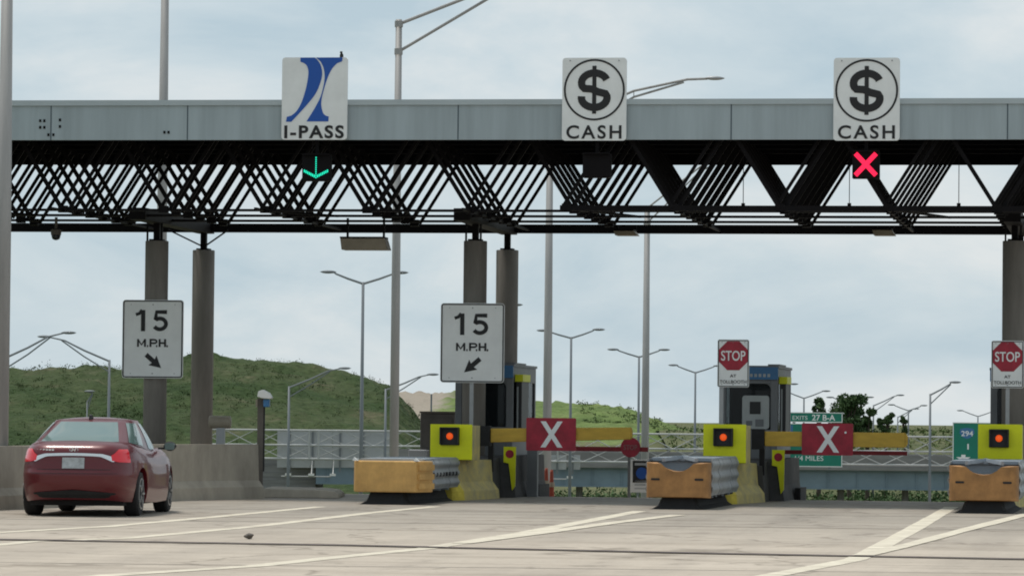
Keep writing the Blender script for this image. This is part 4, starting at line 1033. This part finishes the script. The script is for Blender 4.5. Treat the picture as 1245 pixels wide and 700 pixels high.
# ------------------------------------------------------------------ sign gantry
GD = 300.0
gx0, gx1 = at(236, 540, GD).x, at(1400, 540, GD).x
def gz(px, py): return at(px, py, GD).z
gan = thing('sign_gantry', 'long white pipe truss sign gantry across the far road', 'gantry', (0, GD, 0))
def gpt(x, lvl, dy=0.0):                   # three chords, level 0 bottom .. 2 top
    z = (gz(622, 560), gz(622, 543.5), gz(622, 525.5))[lvl]; return Vector((x, dy, z))
b = MB()
for lvl in range(3):
    for dy in (0, 1.5): b.tube([gpt(gx0, lvl, dy), gpt(gx1, lvl, dy)],   .072 if dy == 0 else .05, 8)
b.build('chord', 'gantry', gan, split=True)
b = MB(); npan = 32; dxp = (gx1 - gx0) / npan
for i in range(npan):
    xa = gx0 + dxp * i; xb = xa + dxp
    for lo, hi in ((0, 1), (1, 2)):
        p, q = (lo, hi) if (i + lo) % 2 else (hi, lo)
        b.tube([gpt(xa, p), gpt(xb, q)], .042, 6); b.tube([gpt(xa, q, 1.5), gpt(xb, p, 1.5)], .032, 6)
    b.tube([gpt(xa, 2), gpt(xa, 2, 1.5)], .05, 6); b.tube([gpt(xa, 0), gpt(xa, 0, 1.5)], .05, 6)
    if i % 8 == 4:
        for e_ in (-.35, .35): b.tube([gpt(xa + e_, 0), gpt(xa + e_, 2)], .08, 6)
b.build('web', 'gantry', gan)
for x in (gx0, gx1):
    b = MB(); b.tube([(x, .7, -8.5), (x, .7, gz(622, 524))], .3, 12); b.build('post', 'gantry', gan)
def back_panel(px0, px1, py0, py1, label, stiles, lamps=()):
    a, c = at(px0, py0, GD - .5), at(px1, py1, GD - .5); w = c.x - a.x; h = a.z - c.z
    dyy = 2.0
    o = thing('highway_sign', label, 'highway sign', (a.x, GD + dyy, c.z), 0, 'grey backs of highway signs on the gantry')
    b = MB(); b.box(0, w, 0, .08, 0, h); b.build('panel', 'signback', o)
    b = MB()
    for s in stiles:
        x = (s - px0) / (px1 - px0) * w; b.box(x - .07, x + .07, -.14, -.002, -.35, h)
    b.build('stile', 'farpole', o, split=True)
    if lamps:
        b = MB(); lz = gz(350, 577) - c.z
        b.tube([(w * .1, 1.4 - 3.0, lz - .1), (w * 1.0, 1.4 - 3.0, lz - .1)], .05, 6); b.build('lamp_rail', 'gantry', o)
        b = MB()
        for s in lamps:
            x = (s - px0) / (px1 - px0) * w; b.box(x - .22, x + .22, -1.8, -1.4, lz - .05, lz + .12); b.tube([(x, -1.55, lz), (x, -.2, h * .2)], .035, 6)
        b.build('lamp', 'camw', o, split=True)
    return o
back_panel(335, 402, 522, 569, 'left half of the wide grey sign back on the gantry', (350, 378), (350, 378, 404))
back_panel(403, 472, 522, 569, 'right half of the wide grey sign back on the gantry', (412, 440), ())
back_panel(664, 689, 553, 571, 'small pale sign back below the left red X panel', (668, 678), (693,))
back_panel(694, 706, 553, 571, 'narrow pale sign back beside the far lamp pole', (697,), ())
# green highway signs facing us
def green(px0, px1, py0, py1, label):
    a, c = at(px0, py0, GD - 1), at(px1, py1, GD - 1); w, h = c.x - a.x, a.z - c.z
    o = thing('highway_sign', label, 'highway sign', (a.x, GD - 1, c.z), 0); return o, w, h
o, w, h = green(938, 1024, 500.5, 567.5, 'green highway sign reading EXITS 27 B-A, behind the right red X panel')
split = h * (1 - 12.8 / 67)
b = MB(); b.box(0, w, 0, .1, 0, split - .05); b.box(w * .0, w, 0, .1, split + .03, h); b.build('panel', 'green', o)
b = MB()
for z_ in (.0, split - .11, split + .03, h - .06): b.box(.0, w, -.012, -.002, z_, z_ + .06)
for x_ in (w - .07,): b.box(x_, w - .01, -.014, -.003, .06, split - .12); b.box(x_, w - .01, -.014, -.003, split + .09, h - .07)
b.build('border', 'white', o)
sx = lambda p: (p - 938) / 86 * w
text('lettering', 'EXITS', sx(963.5), sx(981.5), split + .22, split + .52, -.006, 'white', o, .0)
text('lettering', '27 B-A', sx(987), sx(1015), split + .17, split + .62, -.006, 'white', o, .02)
text('lettering', '1/4 MILES', sx(967), sx(1001), h * (1 - 59.5 / 67), h * (1 - 53.5 / 67), -.006, 'white', o, .0)
b = MB(); b.box(sx(955), sx(964), -.01, -.002, h * (1 - 24 / 67), h * (1 - 16 / 67)); b.build('route_marker', 'header', o)
b = MB(); b.box(w * .3, w * .34, .12, .3, -.2, h * .9); b.box(w * .8, w * .84, .12, .3, -.2, h * .9); b.build('stile', 'farpole', o, split=True)
o, w, h = green(1158.5, 1262, 513, 572, 'green highway sign with a blue route shield, beside the right lamp box')
b = MB(); b.box(0, w, 0, .1, 0, h); b.build('panel', 'green', o)
sx = lambda p: (p - 1158.5) / 103.5 * w; sz = lambda p: (572 - p) / 59 * h
b = MB(); X0, X1 = sx(1167.5), sx(1184)
b.prism([(X0, sz(521)), ((X0 + X1) / 2, sz(519.5)), (X1, sz(521)), (X1 + .05, sz(526)), (X1 - .15, sz(531)), ((X0 + X1) / 2, sz(533.5)), (X0 + .15, sz(531)), (X0 - .05, sz(526))], -.012, -.002); sh = b.build('shield', 'header', o)
text('lettering', '294', X0 + .08, X1 - .06, sz(530), sz(523.5), -.013, 'white', sh, .01)
text('lettering', 'I', sx(1176.2), sx(1178), sz(546.5), sz(539.5), -.002, 'white', o, .0)
ax_ = sx(1171.5); b = MB(); b.prism([(ax_ - .16, sz(553)), (ax_ + .16, sz(553)), (ax_ + .16, sz(556)), (ax_ + .55, sz(556)), (ax_, sz(561.5)), (ax_ - .55, sz(556)), (ax_ - .16, sz(556))], -.012, -.002)
b.bm.normal_update(); bmesh.ops.triangulate(b.bm, faces=[f for f in b.bm.faces if len(f.verts) > 4]); b.build('arrow', 'white', o)
b = MB(); b.box(0, w, -.012, -.002, 0, .06); b.box(0, w, -.012, -.002, h - .06, h); b.box(0, .06, -.014, -.003, .07, h - .07); b.build('border', 'white', o)

# ------------------------------------------------------------------ overpass
BD = 345.0
bx0, bx1 = at(384, 580, BD).x, at(1450, 580, BD).x
br = thing('overpass_bridge', 'blue grey girder overpass with concrete parapet behind the gantry', 'bridge', (0, BD, 0))
zg0, zg1, zp1 = at(622, 590.5, BD).z, at(622, 567, BD).z, at(622, 548, BD).z
b = MB(); b.box(bx0, bx1, 0, .5, zg0, zg1)
b.box(bx0, bx1, -.16, -.003, zg0, zg0 + .12); b.box(bx0, bx1, -.16, -.003, zg1 - .12, zg1)
for k in range(30):
    x = bx0 + 1 + k * (bx1 - bx0 - 2) / 29; b.box(x - .04, x + .04, -.12, -.003, zg0 + .125, zg1 - .125)
b.box(bx0, bx1, 5, 5.5, zg0, zg1); b.build('girder', 'girder', br)
b = MB(); b.box(bx0 - 3, bx1, -.6, 11, zg1 + .004, zg1 + .3); b.build('deck', 'parapet', br)
b = MB(); b.prism([(-.45, zg1 + .304), (0, zg1 + .304), (-.05, zp1), (-.35, zp1)], bx0 - 3, bx1, 'x'); b.prism([(10.5, zg1 + .304), (10.95, zg1 + .304), (10.9, zp1), (10.6, zp1)], bx0 - 3, bx1, 'x'); b.build('parapet', 'parapet', br, split=True)
for px in (705, 820, 965, 1025, 1104, 1210):
    x = at(px, 595, BD).x
    b = MB(); b.lathe([(.3, -9), (.3, zg0 - .01)], 14, ctr=(x, 2.5, 0)); b.build('pier', 'parapet', br)
b = MB(); b.box(bx0 - .6, bx0 + .5, 2, 3.2, -9, zg0 - .02) ; b.build('bearing_wall', 'stone', br)
a, c = at(300, 556, BD + 1), at(383, 597, BD + 1)
o = thing('retaining_wall', 'grey stone retaining wall at the left end of the overpass', 'wall', (a.x, BD + .6, -8.5))
b = MB(); wz = at(340, 556, BD).z + 8.5
for k in range(10): b.box(-8 + .02 * k, c.x - a.x, -.0 + .12 * k, 1.4 + .12 * k, wz * k / 10, wz * (k + 1) / 10 - .004)
b.build('wall', 'stone', o)

# ------------------------------------------------------------------ far trees
def tree(px, pyt, pyb, d, wpx, label, seed, nleaf=1500):
    random.seed(seed); top, bot = at(px, pyt, d), at(px, pyb, d); z0 = ground_h(top.x, d); H = top.z - z0; sc_ = d / FPX; wr = wpx * sc_ / 2
    o = thing('tree', label, 'tree', (top.x, d, z0), 0, 'leafy trees beyond the overpass'); cb = bot.z - z0; ch = H - cb
    b = MB(); b.tube([(0, 0, 0), (.1, 0, H * .45), (-.05, .1, H * .8)], [.28, .2, .06], 8)
    blobs = []
    for k in range(13):
        a_ = random.random() * 2 * PI; rr_ = wr * random.uniform(.15, .8); zz = cb + ch * random.uniform(.12, .88)
        rr_ *= (1 - .45 * abs((zz - cb) / ch - .45)); p = Vector((rr_ * math.cos(a_), rr_ * math.sin(a_), zz)); blobs.append((p, wr * random.uniform(.22, .42)))
        b.tube([(0, 0, min(H * .7, zz * .7)), p * .6 + Vector((0, 0, zz * .35)), p], [.1, .06, .02], 5)
    b.build('trunk', 'bark', o)
    b = MB()
    for k in range(int(nleaf * 1.3)):
        p, r_ = random.choice(blobs); q = Vector((random.gauss(0, 1), random.gauss(0, 1), random.gauss(0, .8))).normalized() * r_ * random.uniform(.35, 1.12)
        leaf_quad(b.bm, p + q, random.uniform(.25, .48))
    b.build('crown', 'leaf', o, fixn=False)
tree(996, 484, 505, 430, 24, 'small leafy tree left of the others, above the exits sign', 21, 700)
tree(1033, 478, 535, 425, 52, 'largest far tree, rounded, above the right red X panel', 22, 2600)
tree(1055, 489, 535, 428, 34, 'tree leaning against the right flank of the largest far tree', 25, 1300)
tree(1077, 497, 532, 432, 24, 'lower bushy tree right of the largest far tree', 23, 900)
tree(1100, 504, 530, 440, 11, 'slim narrow far tree by a double armed lamp post', 24, 500)

# ------------------------------------------------------------------ red sedan
CY = R(-3.8)
rc = gnd(98, 626); d_ax = rc.y
car = thing('sedan_car', 'dark red sedan seen from behind, brake lamps glowing, beside the parapet wall', 'car', (0, 0, 0), CY)
cpos = Vector((-6.305, d_ax + 1.42, 0)); car.location = cpos
HL = 2.41
def interp(tab, x):
    if x <= tab[0][0]: return tab[0][1]
    for (a, ya), (c, yc) in zip(tab, tab[1:]):
        if x <= c: t_ = (x - a) / (c - a); t_ = t_ * t_ * (3 - 2 * t_) * .6 + t_ * .4; return ya + (yc - ya) * t_
    return tab[-1][1]
WP = [(0, .955), (.08, .975), (.25, .995), (.5, 1.0), (.68, .99), (.82, .96), (.92, .91), (1, .83)]
RP = [(0, .94), (.1, .965), (.28, .995), (.46, 1.0), (.52, .985), (.7, .975), (.82, .972), (.90, .962), (.95, .938), (1, .875)]
FP = [(0, .95), (.2, 1.0), (.5, .99), (.8, .95), (1, .85)]
ZT = [(-2.41, 1.075), (-2.2, 1.10), (-1.8, 1.105), (-1.2, 1.06), (0, .98), (1.0, 1.0), (1.6, .93), (2.41, .70)]
ZL = [(-2.41, .27), (-2.0, .22), (0, .18), (2.0, .2), (2.41, .25)]
NEX = 5.0
def sgp(c, e): return math.copysign(abs(c) ** e, c)
def BODY(a, k):
    X, Y = sgp(math.cos(a), 2 / NEX), sgp(math.sin(a), 2 / NEX); y = HL * Y
    w = .9175 * (1 - .055 * abs(Y) ** 3)
    yy = y * (interp(RP, k) if y < 0 else interp(FP, k)); zl, zt = interp(ZL, yy), interp(ZT, yy)
    return Vector((w * X * interp(WP, k), yy, zl + k * (zt - zl)))
NA, NK = 120, 26
bm_ = MB(); V = bm_.grid(lambda i, j: BODY(2 * PI * i, j), NA, NK, wrap=True)
prev = [V[i][NK - 1] for i in range(NA)]
for s in (.8, .55, .3, .08):
    cur = []
    for i in range(NA):
        p = BODY(2 * PI * i / NA, 1); yy = p.y * (1 - (1 - s) * .12)
        cur.append(bm_.bm.verts.new((p.x * s, yy, interp(ZT, yy) + .022 * (1 - s * s))))
    for i in range(NA): bm_.bm.faces.new([prev[i], prev[(i + 1) % NA], cur[(i + 1) % NA], cur[i]])
    prev = cur
bm_.bm.faces.new(prev); bm_.bm.faces.new([V[i][0] for i in range(NA)][::-1])
body = bm_.build('body', 'carred', car, smooth=True)
AX = (-1.42, 1.375); WR = .335
cut = MB()
for ay in AX:
    for s in (-1, 1): cut.lathe([(.385, .58 * s), (.385, 1.2 * s)], 36, axis='x', ctr=(0, ay, WR + .01))
cutter = cut.build('wheel_cutter', 'rubber')
cutter.location = cpos; cutter.rotation_euler = (0, 0, CY)
mod = body.modifiers.new('arches', 'BOOLEAN'); mod.operation = 'DIFFERENCE'; mod.object = cutter; mod.solver = 'EXACT'
dg = bpy.context.evaluated_depsgraph_get(); dg.update()
nm = bpy.data.meshes.new_from_object(body.evaluated_get(dg)); body.modifiers.clear(); body.data = nm
nm.polygons.foreach_set('use_smooth', [True] * len(nm.polygons))
bpy.data.objects.remove(cutter)
for e_ in (0,):
    try: nm.set_sharp_from_angle(angle=R(40))
    except Exception: pass
def GH(a, k):
    e0, e1 = 2 / 4.0, 2 / 3.4; e_ = e0 + (e1 - e0) * k
    X, Y = sgp(math.cos(a), e_), sgp(math.sin(a), e_)
    kk = k
    hl = 1.54 + (.68 - 1.54) * kk + .05 * math.sin(PI * k); yc = -.46 + (-.34 + .46) * kk; hw = .79 + (.585 - .79) * kk + .018 * math.sin(PI * k)
    y = yc + hl * Y; zb = interp(ZT, y) - .02; return Vector((hw * X, y, zb + (1.425 - zb) * k))
bm_ = MB(); V = bm_.grid(lambda i, j: GH(2 * PI * i, j), NA, 14, wrap=True); prev = [V[i][13] for i in range(NA)]
for s in (.93, .8, .55, .3, .08):
    cur = []
    for i in range(NA):
        p = GH(2 * PI * i / NA, 1); cur.append(bm_.bm.verts.new((p.x * s, -.34 + (p.y + .34) * s, 1.425 + .05 * (1 - s ** 2.2))))
    for i in range(NA): bm_.bm.faces.new([prev[i], prev[(i + 1) % NA], cur[(i + 1) % NA], cur[i]])
    prev = cur
bm_.bm.faces.new(prev); bm_.build('cabin', 'carred', car, smooth=True)
def patch(F, a0, a1, k0, k1, off, na=28, nk=8, thick=None):
    b = MB()
    def fn(i, j):
        a = R(a0 + (a1 - a0) * i); lo = k0(i) if callable(k0) else k0; hi = k1(i) if callable(k1) else k1; k = lo + (hi - lo) * j
        p = F(a, k); e_ = 1e-3; n_ = (F(a + e_, k) - p).cross(F(a, min(1, k + e_)) - F(a, min(1, k + e_) - e_)).normalized(); return p + n_ * off
    b.grid(fn, na, nk); return b
patch(GH, -124, -56, .06, .93, .006, nk=10).build('rear_window', 'carglass', car, smooth=True)
patch(GH, 67, 113, .06, .93, .006).build('windscreen', 'carglass', car, smooth=True)
for nm_, a0, a1 in (('side_window', -37, -3), ('side_window', 1, 36), ('side_window', 217, 183), ('side_window', 179, 144)):
    if a0 > a1: a0, a1 = a1, a0
    patch(GH, a0, a1, lambda i: .06, lambda i: .90, .006).build(nm_, 'carglass', car, smooth=True)
# rear face fittings laid on the tail
def ysurf(x, z):
    k = (z - .265) / (1.077 - .265); w = .9175 * .945 * interp(WP, k); return -HL * interp(RP, k) * max(.02, 1 - (abs(x) / w) ** NEX) ** (1 / NEX)
def tailplate(cols, off, name, mt, parent=car, thick=.03):
    b = MB(); nz_ = 4; F_, Bk = [], []
    for x, z0, z1 in cols:
        F_.append([b.bm.verts.new((x, ysurf(x, z0 + (z1 - z0) * j / nz_) - off, z0 + (z1 - z0) * j / nz_)) for j in range(nz_ + 1)])
        Bk.append([b.bm.verts.new((x, ysurf(x, z0 + (z1 - z0) * j / nz_) + thick, z0 + (z1 - z0) * j / nz_)) for j in range(nz_ + 1)])
    for i in range(len(cols) - 1):
        for j in range(nz_): b.bm.faces.new([F_[i][j], F_[i + 1][j], F_[i + 1][j + 1], F_[i][j + 1]])
        b.bm.faces.new([F_[i][0], Bk[i][0], Bk[i + 1][0], F_[i + 1][0]]); b.bm.faces.new([F_[i][nz_], F_[i + 1][nz_], Bk[i + 1][nz_], Bk[i][nz_]])
    for i in (0, -1): b.bm.faces.new([F_[i][0], F_[i][nz_], Bk[i][nz_], Bk[i][0]])
    return b.build(name, mt, parent, smooth=False)
for s in (1, -1):
    b = patch(BODY, -70 if s > 0 else -110, -41 if s > 0 else -139, lambda i: .66 - .03 * i * 0 + .03 * (1 - min(1, i * 3)), lambda i: .78 + .10 * min(1, i * 2.2), .012, na=34)
    b.build('tail_lamp', 'taillight', car, smooth=True)
cc = []
for k in range(41):
    x = -.60 + 1.2 * k / 40; q_ = abs(x) / .6; c_ = .925 - .025 * q_ ** 2 - .055 * max(0, (q_ - .68) / .32) ** 1.2; hh = .022 + .022 * max(0, (q_ - .62) / .38) * (1 if q_ < .97 else .3); cc.append((x, c_ - hh, c_ + hh * .8))
tailplate(cc, .016, 'chrome_strip', 'chrome')
tailplate([(-.165 + .11 * k, .715, .875) for k in range(4)], .014, 'licence_plate', M['plate'] if 'plate' in M else M.setdefault('plate', mat('licence_plate', (.42, .45, .47), .5, 0, .35, 14)))
tailplate([(-.66 + .066 * k, .275, .40 - .05 * abs(k - 10) / 10) for k in range(21)], .012, 'rear_valance', 'rubber')
for s in (-1, 1): tailplate([(s * .60 - .003, .70, 1.0), (s * .60 + .003, .70, 1.0)], .002, 'trunk_seam', 'black')
tailplate([(-.60 + .06 * k, .696, .703) for k in range(21)], .002, 'trunk_seam', 'black')
tailplate([(-.86 + .043 * k, .640, .645) for k in range(41)], .002, 'bumper_seam', 'black')
b = MB()
for k in range(6): x = -.56 + .046 * k; z = .985; b.box(x, x + .033, ysurf(x, z) - .012, ysurf(x, z) + .01, z - .011, z + .013)
b.build('badge_lettering', 'chrome', car)
yb = ysurf(0, .99) - .012
b = MB(); ring = []
for k in range(24):
    a = 2 * PI * k / 24; ring.append((.062 * math.cos(a), .99 + .036 * math.sin(a)))
b.tube([(p[0], yb + .006, p[1]) for p in ring + ring[:1]], .005, 6, cap=False)
for s in (-1, 1): b.bar((s * .022 - .010, yb, .965), (s * .022 + .010, yb, 1.015), .012, .012)
b.bar((-.022, yb, .986), (.022, yb, .994), .010, .012); b.build('emblem', 'chrome', car)
# roof fin, mirrors, door handles, wheels
b = MB(); b.prism([(-.98, 1.405), (-.78, 1.45), (-.80, 1.475), (-.90, 1.515), (-.95, 1.505)], -.022, .022, 'x'); b.build('antenna_fin', 'black', car, bevel=.008)
for s in (-1, 1):
    b = MB()
    def mr_(i, j):
        a_ = 2 * PI * i; q_ = math.sin(PI * min(.995, max(.005, j))) ** .45; return Vector((s * (.88 + .20 * j), .62 + .10 * q_ * math.sin(a_) , 1.035 + .075 * q_ * math.cos(a_)))
    b.grid(mr_, 14, 9, wrap=True); mo = b.build('wing_mirror', 'rubber', car, smooth=True)
    b = MB(); b.prism(rrect(s * .99 - .075, s * .99 + .075, .98, 1.085, .03, 3), .515, .535); b.build('mirror_glass', 'carglass', mo)
    b = MB(); b.box(s * .86 - .06, s * .86 + .06, .58, .68, .985, 1.015); b.build('mirror_stalk', 'black', mo)
for ay in AX:
    for s in (-1, 1):
        x0, x1 = s * .645, s * .87
        b = MB(); b.lathe([(WR - .09, x0), (WR - .02, x0), (WR, x0 + s * .03), (WR, x1 - s * .035), (WR - .02, x1 - s * .006), (WR - .105, x1)], 40, axis='x', ctr=(0, ay, WR)); wh = b.build('wheel', 'tyre', car, smooth=False)
        b = MB(); b.lathe([(WR - .106, x1 - s * .06), (WR - .10, x1 + s * .004), (WR - .125, x1 + s * .006), (WR - .13, x1 - s * .04)], 36, axis='x', ctr=(0, ay, WR))
        b.lathe([(.075, x1 - s * .05), (.065, x1 - s * .002), (.02, x1)], 16, axis='x', ctr=(0, ay, WR))
        for k in range(5):
            a = 2 * PI * k / 5; b.bar((x1 - s * .018, ay + .05 * math.cos(a), WR + .05 * math.sin(a)), (x1 - s * .010, ay + .215 * math.cos(a), WR + .215 * math.sin(a)), .06, .03)
        b.build('rim', 'rim', wh)
b = MB(); b.box(-.7, .7, -2.0, 2.0, .16, .30); b.box(-.55, .55, -1.52, -1.32, .2, .34); b.build('underbody', 'rubber', car)
